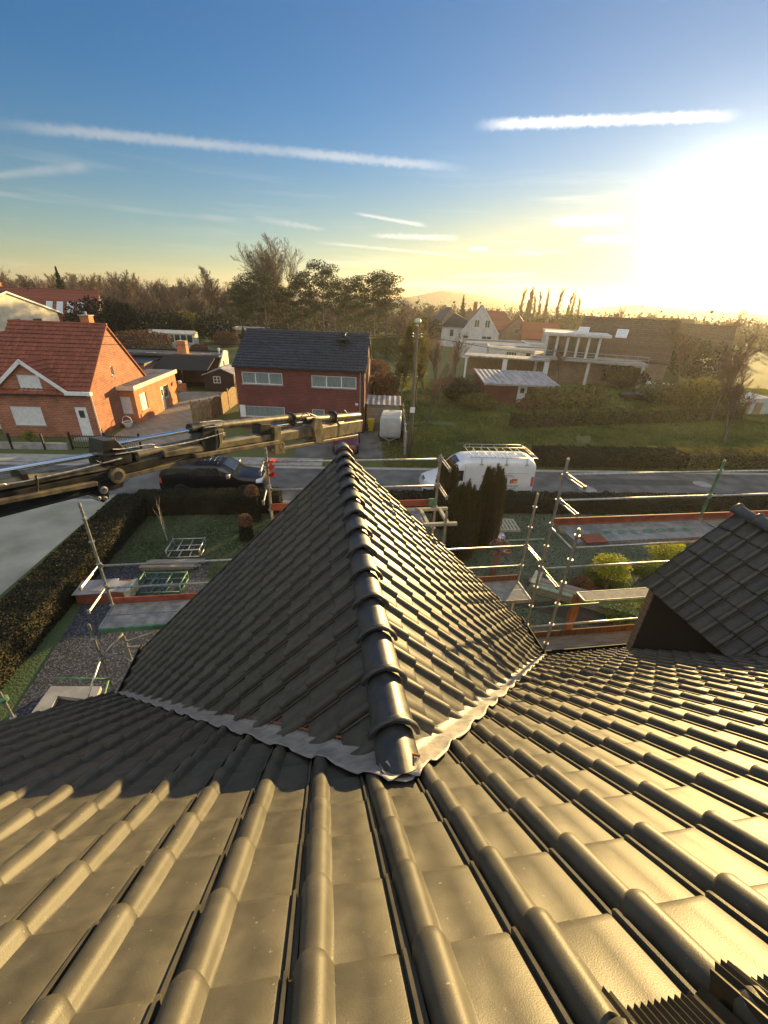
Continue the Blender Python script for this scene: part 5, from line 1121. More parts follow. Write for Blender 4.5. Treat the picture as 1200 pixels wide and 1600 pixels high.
# lone post with green collar far left
s3 = thing('scaffold_post', 'single scaffold standard with green collar at the left roof edge', 'scaffold post', (0, 0, 0), HA)
P = dist(5, 1093, 8.7); u3, v3 = P.dot(UX), P.dot(VX); spost(s3, u3, v3, 0, P.z+.2, P.z); b = MB(); b.lathe([(.05, P.z-.05), (.085, P.z-.03), (.085, P.z+.03), (.05, P.z+.05)], c=(u3, v3, 0), n=12); b.build('collar', M['greenpaint'], s3); sb(s3, (u3, v3, P.z-.05), (u3-.7, v3-.1, P.z-.4)); sb(s3, (u3, v3, P.z+.05), (u3-.5, v3+.4, P.z+.1), 'greenpaint')
# ------------------------------------------------------------------ vegetation
def tree_mesh(h, seed, nch=(9, 6, 5, 3), ang=(38, 42, 45, 45), ratio=(.50, .52, .52, .55), trunk_h=.85, r0=.16, fork=.22, minr=.014, up=.22, wob=.12, lean=(0, 0)):
    rn = random.Random(seed); T, C = MB(), MB()
    def grow(p, d, L, r, lvl):
        ns = 5 if lvl == 0 else (4 if lvl == 1 else (3 if lvl == 2 else 2)); pts = [p]; rs = [r]; dirs = [d]
        for i in range(ns):
            d = (d+Vector((rn.gauss(0, wob), rn.gauss(0, wob), rn.gauss(0, wob*.5)+(up*.25 if lvl else 0)))).normalized()
            p = p+d*L/ns; pts.append(p); dirs.append(d); rs.append(max(minr*.6, r*(1-.78*(i+1)/ns)))
        (T if lvl < 2 else C).path(pts, rs, 7 if lvl == 0 else (5 if lvl == 1 else 3), caps=False)
        if lvl >= len(nch): return
        n = nch[lvl]; st = fork if lvl == 0 else .18
        for k in range(n):
            t = st+(1-st)*(k+rn.random()*.8)/n; t = min(t, .99); i = min(int(t*ns), ns-1); q = pts[i].lerp(pts[i+1], t*ns-i)
            dd = dirs[i+1]; o = dd.orthogonal().normalized(); o.rotate(Matrix.Rotation(rn.uniform(0, 2*pi)+k*2.4, 3, dd)); a = radians(ang[lvl]*rn.uniform(.6, 1.25))
            nd = (dd*cos(a)+o*sin(a)+Vector((0, 0, up))).normalized(); base = L if lvl else h*.62
            grow(q, nd, base*ratio[lvl]*(1.15-.55*t)*rn.uniform(.75, 1.15), max(minr, rs[i]*(.55 if lvl else .5)), lvl+1)
    grow(Vector((0, 0, -.1)), Vector((lean[0], lean[1], 1)).normalized(), h*trunk_h, r0, 0)
    return T, C
def tree(name, label, cat, loc, TC, mt='bark', mc='twig', rz=0, group=None, scale=None, extra=None):
    t = thing(name, label, cat, loc, rz, group, scale); T, C = TC; T.build('trunk', M[mt], t, fix=False, smooth=True); C.build('crown', M[mc], t, fix=False)
    return t
rv = random.Random(21)
protos = []
for i in range(6):
    cfg = [dict(trunk_h=.45, fork=.5), dict(ang=(34, 34, 36, 40), trunk_h=.5, fork=.45), dict(ang=(42, 38, 42, 45), trunk_h=.42, fork=.5), dict(ang=(26, 30, 34, 40), trunk_h=.62, fork=.35, ratio=(.62, .5, .5, .5)), dict(ang=(46, 40, 42, 45), trunk_h=.4, fork=.5), dict(ang=(32, 34, 35, 40), trunk_h=.5, fork=.4)][i]
    protos.append(tree_mesh(12, 100+i, minr=.022, **{**dict(nch=(9, 8, 7, 5), ang=(34, 34, 38, 42), ratio=(.86, .56, .5, .48), up=.12, wob=.10), **cfg}))
LBT = 'bare winter tree standing in the brown wood behind the gardens'
GRP = 'bare trees of the wood'
ptrees = [tree('bare_tree', LBT, 'tree', (-400, 300, 0), protos[i], ['bark', 'birch', 'bark', 'bark', 'birch', 'bark'][i], ['twig', 'twig', 'twigred', 'twig', 'twigred', 'twig'][i], 0, GRP) for i in range(6)]
used = set()
def put_tree(i, label, x, y, s, group, rz=None, sz=None):
    i %= 6; s = (s, s, sz if sz else s)
    if i not in used:
        used.add(i); t = ptrees[i]; t.location = (x, y, 0); t.rotation_euler = (0, 0, rv.uniform(0, 6.28)); t.scale = s; t['label'] = label; t['group'] = group; return t
    return dup(ptrees[i], label, (x, y, 0), rv.uniform(0, 6.28), s, group)
def P2(px, r): q = dist(px, 470, r); return q.x, q.y
n_w = 0
for layer, (r0, r1, n, s0, s1) in enumerate(((118, 140, 26, .78, 1.05), (142, 170, 34, .95, 1.25), (172, 215, 40, 1.1, 1.45))):
    for k in range(n):
        px = -90+(430+90)*(k+rv.random())/n; r = rv.uniform(r0, r1); x, y = P2(px, r); s = rv.uniform(s0, s1)
        zn = ('at the left edge', 'behind the red roofed house', 'above the ridge of the brick house', 'above the flat roofed outbuilding', 'above the garden hut', 'behind the left end of the pines')[min(5, max(0, int(px//72)))]
        lb = 'bare tree in the %s row of the wood, %s' % (('front', 'middle', 'back')[layer], zn); put_tree(rv.randrange(6), lb, x, y, s, 'wood, '+('front', 'middle', 'back')[layer]+' row, '+zn, sz=s*rv.uniform(.9, 1.08))
        n_w += 1
for k in range(26):
    px = 350+320*(k+rv.random())/26; r = rv.uniform(120, 190); x, y = P2(px, r); s = rv.uniform(.8, 1.15); zn = ('left', 'middle', 'right')[min(2, int((px-350)//107))]; put_tree(rv.randrange(6), 'bare tree seen behind the pines, %s part of the group' % zn, x, y, s, 'bare trees behind the pines, '+zn)
LBR = 'bare roadside or garden tree between the houses in the sun haze on the right'
for k in range(46):
    px = 640+640*(k+rv.random())/46; r = rv.uniform(135, 260); x, y = P2(px, r); s = rv.uniform(.5, .8)*(r/190)**.5; zn = ('between the pines and the white gabled house', 'behind the white gabled house', 'below the poplars', 'behind the brown tiled roof', 'behind the white caravan', 'at the right edge of the picture')[min(5, int((px-640)//100))]; put_tree(rv.randrange(6), 'small bare tree on the hazy skyline, '+zn, x, y, s, 'skyline trees '+zn)
# the big bare tree over the dark tiled roof
big = tree_mesh(21.5, 5, nch=(20, 12, 8, 5), ang=(44, 36, 36, 40), ratio=(.78, .55, .48, .46), trunk_h=.52, r0=.40, fork=.40, minr=.026, up=.10, wob=.08)
x, y = P2(448, 112); tree('bare_tree', 'tallest rounded bare tree rising above the dark tiled roof', 'tree', (x, y, 0), big, 'bark', 'twig', .4, scale=1.14)
# birches and single trees in front of the wood
for px, r, s, lb in ((152, 105, 1.15, 'leaning pale bare birch above the red roofed house'), (205, 112, 1.25, 'tall fan shaped bare tree left of the pines'), (330, 118, 1.45, 'slender feathery bare tree standing above the wood line'), (60, 100, .9, 'bare tree behind the cream house'), (265, 105, 1.05, 'bare tree behind the greenhouse')):
    x, y = P2(px, r); dup(ptrees[3], lb, (x, y, 0), rv.uniform(0, 6), (s*.9, s*.9, s))
# pines
def pine_mesh(h, seed, clumps=22, tr=.18, lo=.45):
    rn = random.Random(seed); T, C = MB(), MB(); T.path([(0, 0, -.1), (.15, 0, h*.4), (0, .1, h*.75), (0, 0, h*.97)], [tr, tr*.8, tr*.5, .04], 8)
    for k in range(clumps):
        t = lo+(1-lo)*(k/clumps)**.85; z = h*t; a = k*2.4+rn.uniform(-.5, .5); R0 = h*.24*(1.15-(t-lo)/(1-lo)*.75)*rn.uniform(.5, 1.1); c = Vector((cos(a)*R0, sin(a)*R0, z+rn.uniform(-.3, .6)))
        T.path([(0, 0, z-.5), c*.6+Vector((0, 0, (z-.2)*.4)), c], [.07, .05, .03], 5); rr = h*.10*rn.uniform(.7, 1.3)
        rr *= .8
        def f(r_, c=c, rr=rr):
            while True:
                v = Vector((r_.uniform(-1, 1), r_.uniform(-1, 1), r_.uniform(-1, 1)))
                if .15 < v.length < 1: break
            return c+Vector((v.x*rr*1.5, v.y*rr*1.5, v.z*rr*.6))
        C.leaves(300, f, .16, rn, asp=1.6)
    return T, C
pp_ = [tree('pine_tree', 'pine', 'pine', (-300, 300, 0), pine_mesh(14, 30+i, (24, 20, 28)[i], lo=(.42, .55, .35)[i]), 'bark', 'pine') for i in range(3)]
pl_ = [(388, 104, .92, 'round dark pine at the left end of the pine group'), (412, 100, .98, 'dark pine just left of the tallest bare tree'), (470, 100, 1.0, 'broad dark pine right of the tallest bare tree'), (505, 98, 1.12, 'ragged tall pine with a pointed top in the middle of the group'), (528, 106, .95, 'short pine between the ragged pine and the flat topped pines'), (555, 97, .98, 'flat topped pine left of the last pair'), (585, 95, 1.02, 'flat topped pine, second from the right end of the group'), (606, 94, 1.0, 'rightmost flat topped pine of the group'), (372, 118, .85, 'far dark pine behind the left end of the group'), (442, 108, .8, 'low dark pine under the tallest bare tree')]
for i, (px, r, s, lb) in enumerate(pl_):
    x, y = P2(px, r)
    if i < 3: o = pp_[i]; o.location = (x, y, 0); o.scale = (s*.97,)*3; o['label'] = lb; o['group'] = 'pine group'
    else: dup(pp_[i % 3], lb, (x, y, 0), i*1.3, s*.97, 'pine group')
# spruces
def spruce_mesh(h, seed, r=.22, n=3800, sz=.2):
    rn = random.Random(seed); T, C = MB(), MB(); T.path([(0, 0, -.1), (0, 0, h*.96)], [.12, .02], 6)
    def f(r_):
        t = r_.random()**.7; rad = h*r*(1-t)*(.55+.45*abs(sin(t*34)))*sqrt(r_.random()); a = r_.uniform(0, 6.283); return Vector((cos(a)*rad, sin(a)*rad, h*(.06+.94*t)))
    C.leaves(n, f, sz, rn, asp=1.4); return T, C
x, y = P2(101, 122); sp_ = tree('spruce_tree', 'dark pointed spruce in front of the left wood', 'spruce', (x, y, 0), spruce_mesh(13, 3), 'bark', 'pine')
x, y = P2(303, 98); dup(sp_, 'small pale green conifer in the garden by the white hut', (x, y, 0), 1, (.5, .5, .42)); x, y = P2(724, 150); dup(sp_, 'lone dark conifer against the wooded hill', (x, y, 0), 1, (.8, .8, .92)); x, y = P2(375, 78); dup(sp_, 'dark rounded conifer left of the dark tiled roof', (x, y, 0), 1, (.62, .62, .36))
# poplars
pop = tree_mesh(18, 77, nch=(60, 8, 5), ang=(24, 18, 22), ratio=(.27, .55, .5), trunk_h=.98, r0=.22, fork=.10, minr=.04, up=.5, wob=.02)
pt = None
PLB = ['leftmost tall poplar on the skyline', 'second poplar from the left on the skyline', 'third poplar from the left on the skyline', 'short fourth poplar from the left', 'fifth poplar from the left on the skyline', 'sixth poplar from the left, leaning', 'lone middle poplar with a gap each side', 'third poplar from the right of the row', 'second poplar from the right of the row', 'rightmost poplar of the row']
for i, (px, s) in enumerate(((815, 1.0), (826, 1.04), (831, .98), (838, .86), (846, .93), (855, .98), (873, 1.0), (890, .92), (897, .9), (908, .84))):
    x, y = P2(px, 200+rv.uniform(-6, 6))
    if not pt: pt = tree('poplar_tree', PLB[0], 'poplar', (x, y, 0), pop, 'bark', 'twigred', 0, 'poplars on the skyline'); pt.scale = (1.3, 1.3, .84)
    else: dup(pt, PLB[i], (x, y, 0), i, (1.3*s, 1.3*s, s*.84), 'poplars on the skyline')
# garden trees right of the dark house: olive leaves, reddish bare ones
def leafy(h, seed, mt, leaf, n, sz, lo=.35, wid=.32, cfg={}):
    T, C = tree_mesh(h, seed, **cfg); rn = random.Random(seed+1); L = MB(); base = C.v[::4] if len(C.v) > 100 else C.v
    L.leaves(n, lambda r_: Vector(r_.choice(base))+Vector((r_.gauss(0, .16), r_.gauss(0, .16), r_.gauss(0, .16))), sz, rn); return T, C, L
def put_leafy(name, label, cat, loc, TCL, mc, leaf, rz=0, scale=None, group=None):
    t = tree(name, label, cat, loc, TCL[:2], 'bark', mc, rz, group, scale); TCL[2].build('foliage', M[leaf], t, fix=False); return t
x, y = P2(632, 39); put_leafy('willow_tree', 'olive gold leafy tree close behind the utility pole', 'tree', (x, y, 0), leafy(8.2, 8, 'bark', '', 4200, .14, cfg=dict(nch=(12, 7, 5), up=.35, r0=.11)), 'twig', 'hedgegold')
x, y = P2(662, 43); put_leafy('willow_tree', 'lower olive shrubby tree right of the utility pole', 'tree', (x, y, 0), leafy(6.5, 9, 'bark', '', 2600, .13, cfg=dict(nch=(10, 7, 5), up=.2, r0=.1)), 'twig', 'hedgegold')
rt = tree_mesh(9.5, 12, nch=(15, 8, 6, 3), ang=(36, 38, 40, 40), up=.35, r0=.14, minr=.012, trunk_h=.7, ratio=(.55, .52, .5, .5)); x, y = P2(700, 46); tr_ = tree('bare_tree', 'reddish twiggy bare tree between the pole and the white garages', 'tree', (x, y, 0), rt, 'bark', 'twigred')
for i, (px, r, s, lb) in enumerate(((672, 52, 1.02, 'reddish bare tree standing behind the olive leafy tree'), (655, 60, 1.05, 'thin reddish bare tree behind the leafy trees'), (722, 55, .8, 'low reddish bare tree before the open carport'), (684, 36.5, .62, 'small crooked bare fruit tree on the meadow'), (1185, 52, 1.0, 'wide spreading bare tree in front of the pale barn at the right edge'), (1225, 44, .9, 'bare tree cut by the right edge of the picture'), (1105, 75, 1.1, 'bare tree in the haze left of the pale barn'), (900, 62, .7, 'small bare tree beside the modern house'), (960, 140, 1.3, 'round bare tree behind the brown tiled roof'), (1140, 110, 1.3, 'bare tree far off in the sun haze'))):
    x, y = P2(px, r); dup(tr_, lb, (x, y, 0), i*1.1, s)
# shrubs
def shrub_mesh(w, h, n, sz, seed, twig=40):
    rn = random.Random(seed); T, L = MB(), MB()
    for k in range(twig):
        a = rn.uniform(0, 6.28); s = rn.random(); T.path([(0, 0, 0), (cos(a)*w*.2*s, sin(a)*w*.2*s, h*.45), (cos(a)*w*.48*s, sin(a)*w*.48*s, h*rn.uniform(.7, .98))], [.02, .012, .006], 3, caps=False)
    def f(r_):
        while True:
            v = Vector((r_.uniform(-1, 1), r_.uniform(-1, 1), r_.uniform(-1, 1)))
            if .25 < v.length < 1: break
        k = 1+.22*noise.noise(v*2.3+Vector((seed, 0, 0))); return Vector((v.x*w*.5*k, v.y*w*.5*k, h*(.55+.45*v.z*k)))
    L.leaves(n, f, sz, rn); return T, L
def shrub(label, loc, w, h, n, sz, seed, leaf, name='shrub', cat='shrub', group=None):
    t = thing(name, label, cat, (loc[0], loc[1], 0), 0, group); T, L = shrub_mesh(w, h, n, sz, seed); T.build('stems', M['bark'], t, fix=False); L.build('foliage', M[leaf], t, fix=False); return t
i = 0
for px, r, w, h, leaf, lb in ((363, 47.5, 1.1, 2.6, 'forsythia', 'bright yellow flowering shrub behind the black shed'), (98, 44, 4.2, 6.0, 'hedgegold', 'yellow green bushy treetop behind the ridge of the red brick house'), (486, 75, 5, 4.8, 'hedgegold', 'gold green bush behind the middle of the dark tiled roof'), (571, 74, 4, 3.3, 'juniper', 'pale green bush behind the right half of the dark tiled roof'),
    (205, 72, 9, 4.5, 'brownleaf', 'brown leafless shrubbery behind the brick gable'), (235, 66, 6, 3.0, 'hedgegold', 'olive shrub left of the greenhouse'), (62, 95, 8, 6, 'hedge', 'dark green trees behind the cream house'), (150, 90, 11, 8.2, 'hedge', 'large dark evergreen mass behind the brick ridge'), (185, 88, 8, 7.5, 'hedge', 'dark evergreen tree right of the evergreen mass'), (255, 100, 9, 6.2, 'hedge', 'dark evergreen bush in front of the wood near the greenhouse'), (285, 104, 7, 6.0, 'hedgegold', 'brownish green bush at the foot of the wood'), (330, 100, 8, 5.5, 'hedge', 'dark bush above the garden lawn'), (345, 92, 5, 3.0, 'brownleaf', 'brown bush beside the wooden garden cabin'), (300, 80, 3, 1.8, 'brownleaf', 'small reddish brown bush on the garden lawn'),
    (-8, 78, 6, 8.4, 'hedge', 'very dark evergreen at the left edge by the cream house'), (520, 90, 9, 3.6, 'hedgegold', 'mossy undergrowth under the flat topped pines'), (430, 92, 10, 4.0, 'hedge', 'dark undergrowth beneath the tallest bare tree'), (610, 80, 8, 4.2, 'hedgegold', 'olive thicket right of the pines'), (585, 60, 5, 2.4, 'brownleaf', 'brown thicket behind the timber garage'), (605, 41, 3.2, 3.6, 'brownleaf', 'dark brown hanging shrub over the timber garage'),
    (768, 43.5, 4, 1.5, 'hedgegold', 'rough olive scrub in front of the brick shed'), (870, 44, 4, 1.6, 'brownleaf', 'brown scrub at the corner of the brick shed'), (735, 46, 4, 2.6, 'hedge', 'dark bush left of the brick shed'), (905, 45, 6, 2.6, 'hedgegold', 'golden scrub below the modern house'), (945, 50, 6, 2.2, 'hedgegold', 'gold brown bush mass in front of the brown tiled roof'), (1100, 58, 7, 2.6, 'hedgegold', 'reddish bushes near the caravan'), (1160, 56, 7, 3.6, 'hedgegold', 'gold bushes below the bare tree at the right edge'), (1010, 66, 6, 3, 'hedge', 'dark bush by the brown roofed house'), (1070, 90, 12, 6.5, 'hedge', 'tall dark hedge trees in the haze'), (1130, 80, 10, 6, 'hedge', 'dark evergreen clump in the haze'), (985, 100, 10, 7, 'hedge', 'dark crown behind the brown tiled roof'), (860, 130, 12, 7, 'hedge', 'dark bushes beneath the poplars'), (900, 150, 14, 8, 'hedge', 'dark crowns right of the poplars'), (790, 140, 10, 6, 'hedgegold', 'olive crowns behind the village houses'), (665, 120, 12, 6, 'hedge', 'dark crowns left of the white gabled house')):
    x, y = P2(px, r); i += 1; k_ = (w*h)**.5; shrub(lb, (x, y), w, h, int(1500+k_*330), .13+.018*k_, 50+i, leaf)
# ground level woodland floor
wf = MB(); rn = random.Random(4)
def wfn(r_):
    px = r_.uniform(-150, 640); r = r_.uniform(125, 230); q = dist(px, 470, r); z = abs(r_.gauss(0, 3.0)); return Vector((q.x, q.y, z))
wf.leaves(45000, wfn, .6, rn); tag(wf.build('woodland_undergrowth', mat('undergrowth_twigs', (.075, .060, .035), .95, .35, .15, col2=(.12, .095, .055)), fix=False), 'brown undergrowth filling the wood behind the gardens', 'undergrowth', kind='stuff')
wf = MB()
def wfn2(r_):
    px = r_.uniform(630, 1350); r = r_.uniform(170, 420); q = dist(px, 470, r); z = abs(r_.gauss(0, 3.0)); return Vector((q.x, q.y, z))
wf.leaves(30000, wfn2, .9, rn); tag(wf.build('far_thicket', bpy.data.materials['undergrowth_twigs'], fix=False), 'brown thickets and tree belts towards the low sun', 'thicket', kind='stuff')
# grass tufts
def tufts(name, label, fn, n, sz, m_, seed):
    mb = MB(); r_ = random.Random(seed)
    for _ in range(n):
        p = fn(r_)
        if p is None: continue
        for k in range(2):
            a = r_.uniform(0, 6.283); o = Vector((cos(a), sin(a), 0))*sz*r_.uniform(.25, .5); c = p+Vector((r_.gauss(0, sz*.5), r_.gauss(0, sz*.5), 0)); tp = c+Vector((r_.gauss(0, sz*.3), r_.gauss(0, sz*.3), sz*r_.uniform(.5, 1.2))); i = len(mb.v); mb.v += [tuple(c-o), tuple(c+o), tuple(tp)]; mb.f.append((i, i+1, i+2))
    tag(mb.build(name, m_, fix=False), label, 'grass', kind='stuff')
M['blade'] = mat('grass_blades', (.085, .12, .03), .85, .35, .25, col2=(.22, .23, .06), trans=.35, lo=.35, hi=.65)
M['bladedark'] = mat('lawn_blades', (.045, .062, .026), .9, .35, .6, col2=(.13, .14, .10), trans=.25, lo=.35, hi=.65)
def fm(r_):
    x = r_.uniform(2, 60); y = RF+.6+ (r_.random()**1.6)*34
    if noise.noise(Vector((x*.35, y*.35, 0))) < -.45: return None
    return rd(x, y)
tufts('meadow_grass', 'rough backlit meadow grass across the road', fm, 90000, .17, M['blade'], 1)
tufts('lawn_grass', 'frosty lawn grass around the house', lambda r_: rd(r_.uniform(-.5, 24), r_.uniform(6, 18.6)), 50000, .055, M['bladedark'], 2)
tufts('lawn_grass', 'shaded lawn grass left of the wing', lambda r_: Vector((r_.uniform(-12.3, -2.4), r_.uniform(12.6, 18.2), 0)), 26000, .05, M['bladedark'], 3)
# hedges
def hedge(label, p, q, th, h, leaf='hedge', n=9000, sz=.075, seed=1, top=.06):
    p, q = Vector((p[0], p[1], 0)), Vector((q[0], q[1], 0)); L = (q-p).length; t = thing('hedge', label, 'hedge', p, atan2(q.y-p.y, q.x-p.x)); rn = random.Random(seed)
    core = MB(); nx = max(4, int(L/.5)); secs = []
    for i in range(nx+1):
        x = L*i/nx; hh = h*(.94+.05*noise.noise(Vector((x*.9, seed, 0)))); ww = th/2*(.93+.08*noise.noise(Vector((x*.7, seed, 5)))); secs.append([Vector((x, -ww, 0)), Vector((x, -ww, hh*.8)), Vector((x, -ww*.85, hh)), Vector((x, ww*.85, hh)), Vector((x, ww, hh*.8)), Vector((x, ww, 0))])
    core.loft(secs); core.build('branches', M['soil'], t); lv = MB(); A1 = L*h; A2 = L*th; A3 = th*h
    def f(r_):
        s = r_.random()*(2*A1+A2*1.3+2*A3); x = r_.uniform(0, L); b = .05*noise.noise(Vector((x*1.4, seed, 0)))
        if s < A1: return Vector((x, -th/2+b*1.3+r_.gauss(0, .02), r_.uniform(0, h+b)))
        if s < 2*A1: return Vector((x, th/2+b+r_.gauss(0, .02), r_.uniform(0, h+b)))
        if s < 2*A1+A2*1.3: return Vector((x, r_.uniform(-th/2, th/2), h+b+r_.gauss(0, .02)+top*noise.noise(Vector((x*3, 0, 1)))))
        return Vector(((0 if s < 2*A1+A2*1.3+A3 else L)+r_.gauss(0, .02), r_.uniform(-th/2, th/2), r_.uniform(0, h)))
    lv.leaves(n, f, sz, rn); lv.build('foliage', M[leaf], t, fix=False); return t
HL = .95
a0 = G(187, 766, HL); a1 = G(0, 934, HL); b0 = G(400, 770, HL)
dv = (a1-a0).normalized()
hedge('long dark hedge running from the road towards the camera between drive and lawn', a0+dv*.3+Vector((.75, 0, 0)), a0+dv*16+Vector((.75, 0, 0)), 1.35, HL, n=60000, sz=.05, seed=2)
hedge('dark hedge along the near side of the road in front of the black pickup', a0+Vector((.9, -.3, 0)), rd(-3.6, RN-.95), 1.0, HL, n=26000, sz=.05, seed=3)
hedge('dark hedge along the near side of the road below the white van', rd(.2, RN-.85), rd(26, RN-.85), .95, .82, n=60000, sz=.055, seed=4, top=.10)
hedge('gold brown field hedge with a sunlit top crossing the meadow', G(800, 668), G(1150, 655), 1.1, 1.3, 'hedgegold', 16000, .12, 5, .2)
hedge('low olive roadside hedge on the far side of the road right of the van', rd(12.0, RF+1.3), rd(22, RF+1.3), 1.3, 1.15, 'hedge', 12000, .09, 6, .2)
hedge('loose golden hedge at the right end of the far roadside', rd(22.5, RF+1.4), rd(38, RF+1.8), 1.4, 1.1, 'hedgegold', 12000, .1, 7, .3)
shrub('bright yellow green shrub on the far roadside', G(1020, 722), 2.6, 1.0, 2600, .09, 201, 'yellowleaf'); shrub('second yellow green shrub nearer the scaffold post', G(1072, 722), 2.0, .9, 1800, .09, 202, 'yellowleaf')
shrub('reddish brown shrub in front of the garden wall at the left edge', rd(-24.6, RF+1.9), 2.2, 1.1, 2200, .08, 203, 'brownleaf'); shrub('small yellow shrub behind the garden wall of the brick house', rloc(CL, -3.6, -1.6), .8, .9, 700, .06, 204, 'yellowleaf'); shrub('low brown shrub by the hedge gap left of the van', rd(1.0, RN-.9), 1.4, 1.0, 1500, .06, 205, 'brownleaf')
# tall columnar conifers
def columnar(label, base, top_px, rad, seed, n=15000):
    b = G(*base); r = sqrt(b.x**2+b.y**2); h = dist(*top_px, r).z; t = thing('columnar_conifer', label, 'conifer', (b.x, b.y, 0), 0, 'tall conifers by the hedge'); rn = random.Random(seed); T, L = MB(), MB()
    pl = [(0, 0, 1.0, .55)]+[(cos(k*2.4)*rad*.62*rn.uniform(.5, 1.1), sin(k*2.4)*rad*.62*rn.uniform(.5, 1.1), rn.uniform(.82, 1.0), rn.uniform(.26, .42)) for k in range(16)]
    for x, y, hh, w in pl: T.path([(x*.5, y*.5, 0), (x, y, h*hh*.5), (x, y, h*hh*.9)], [rad*w*.7, rad*w*.75, .01], 7)
    def f(r_):
        x, y, hh, w = r_.choice(pl); t_ = r_.random()**.8; prof = (1-t_**5)*(.75+.25*min(1, t_*4)); a = r_.uniform(0, 6.283); rr = rad*w*prof*(1+.15*sin(a*5+t_*9)); return Vector((x*(.8+.2*t_)+cos(a)*rr, y*(.8+.2*t_)+sin(a)*rr, h*hh*t_))
    i0 = len(L.v)
    for _ in range(n):
        c = f(rn); s = rn.uniform(.03, .05); hgt = rn.uniform(.09, .22); a = rn.uniform(0, 6.283); o = Vector((cos(a), sin(a), 0))*s*.5; up_ = Vector((rn.gauss(0, .25), rn.gauss(0, .25), 1)).normalized()*hgt; i = len(L.v); L.v += [tuple(c-o), tuple(c+o), tuple(c+up_)]; L.f.append((i, i+1, i+2))
    T.build('trunk', M['soil'], t); L.build('foliage', M['cypress'], t, fix=False); return t
columnar('broad columnar conifer in front of the van nose, nearest the gabled roof', (716, 868), (718, 756), .72, 1, 20000); columnar('slim columnar conifer in front of the van side', (757, 852), (778, 728), .60, 2, 17000); columnar('columnar conifer hidden behind the broad one beside the scaffold post', (690, 822), (706, 722), .62, 3, 13000)
# yellow standard bushes, junipers
def standard(label, base, top_px, w, hc, leaf, seed, n):
    b = G(*base); r = sqrt(b.x**2+b.y**2); h = dist(*top_px, r).z; t = thing('ornamental_tree', label, 'small tree', (b.x, b.y, 0)); T, L = MB(), MB(); rn = random.Random(seed)
    for k in range(7): a = k*.9; T.path([(0, 0, 0), (cos(a)*.06, sin(a)*.06, (h-hc)*.6), (cos(a)*w*.22, sin(a)*w*.22, h-hc*.6), (cos(a)*w*.4, sin(a)*w*.4, h-hc*.3)], [.05, .035, .022, .01], 5)
    L.leaves(n, lambda r_: (lambda v: Vector((v.x*w*.5, v.y*w*.5, h-hc*.5+v.z*hc*.5)))((lambda u: u*(1+.22*noise.noise(u*3+Vector((seed, 0, 0)))))(Vector((r_.gauss(0, 1), r_.gauss(0, 1), r_.gauss(0, 1))).normalized()*r_.uniform(.45, 1))), .055, rn); T.build('trunk', M['bark'], t); L.build('crown', M[leaf], t, fix=False); return t
standard('small round yellow leaved tree left of the second one', (943, 925), (948, 866), 1.35, .85, 'yellowleaf', 1, 3200); standard('wider flat yellow leaved tree behind the dormer edge', (1035, 915), (1045, 848), 1.9, .75, 'yellowleaf', 2, 4200)
for i, (px, py, w, h, lb, lf) in enumerate(((945, 908, 1.7, .45, 'low spreading green juniper around the small yellow tree', 'juniper'), (1020, 902, 1.7, .5, 'low green juniper below the wider yellow tree', 'juniper'), (985, 968, 2.1, .5, 'large spreading juniper beside the lowest scaffold rail', 'juniper'), (908, 920, .9, .45, 'round brown heather bush beside the plank stack', 'brownleaf'))): q = G(px, py); shrub(lb, (q.x, q.y), w, h, 4200 if lf == 'juniper' else 1800, .05, 300+i, lf)
# pollard, topiary posts, sapling
b = G(766, 912); t = thing('pollard_tree', 'pollarded tree stump with knobbly reddish head beyond the wing roof', 'pollard', (b.x, b.y, 0)); T = MB(); T.path([(0, 0, 0), (.03, 0, .8), (.1, 0, 1.5)], [.15, .12, .13], 9); T.build('trunk', M['twigred'], t, smooth=True); C = MB(); rn = random.Random(9)
for k in range(34): a = rn.uniform(0, 6.28); e = rn.uniform(-.2, 1.3); d = Vector((cos(a)*cos(e), sin(a)*cos(e), sin(e))); C.path([(.1, 0, 1.5), Vector((.1, 0, 1.5))+d*.22, Vector((.1, 0, 1.55))+d*.38], [.05, .035, .02], 5); C.ball(Vector((.1, 0, 1.55))+d*.38, .045, 6, 4, .2)
C.build('crown', M['twigred'], t)
for (px, py, tp, lb) in ((398, 812, (398, 757), 'clipped brown ball bush on a dark column by the road hedge'), (386, 842, (384, 803), 'clipped grey brown ball bush on the lawn beside the wing roof')):
    b = G(px, py); h = dist(*tp, sqrt(b.x**2+b.y**2)).z; t = thing('topiary_bush', lb, 'topiary', (b.x, b.y, 0)); rn = random.Random(5); C = MB(); C.leaves(2600, lambda r_: Vector((0, 0, h-.32))+Vector((r_.gauss(0, 1), r_.gauss(0, 1), r_.gauss(0, 1))).normalized()*.30*r_.uniform(.8, 1.05), .05, rn); C.build('crown', M['brownleaf'], t, fix=False); C = MB(); C.leaves(2600, lambda r_: (lambda a, z: Vector((cos(a)*.3*(1-z/h*.4), sin(a)*.3*(1-z/h*.4), z)))(r_.uniform(0, 6.28), r_.uniform(0, h-.45)), .06, rn); C.path([(0, 0, 0), (0, 0, h-.3)], [.24, .12], 8); C.build('stem_foliage', M['hedge'], t, fix=False)
b = G(262, 845); tree('sapling', 'thin leafless sapling in the shaded left lawn', 'sapling', (b.x, b.y, 0), tree_mesh(2.0, 44, nch=(9, 5), ang=(24, 30), ratio=(.55, .5), r0=.025, minr=.004, up=.5), 'birch', 'twig')

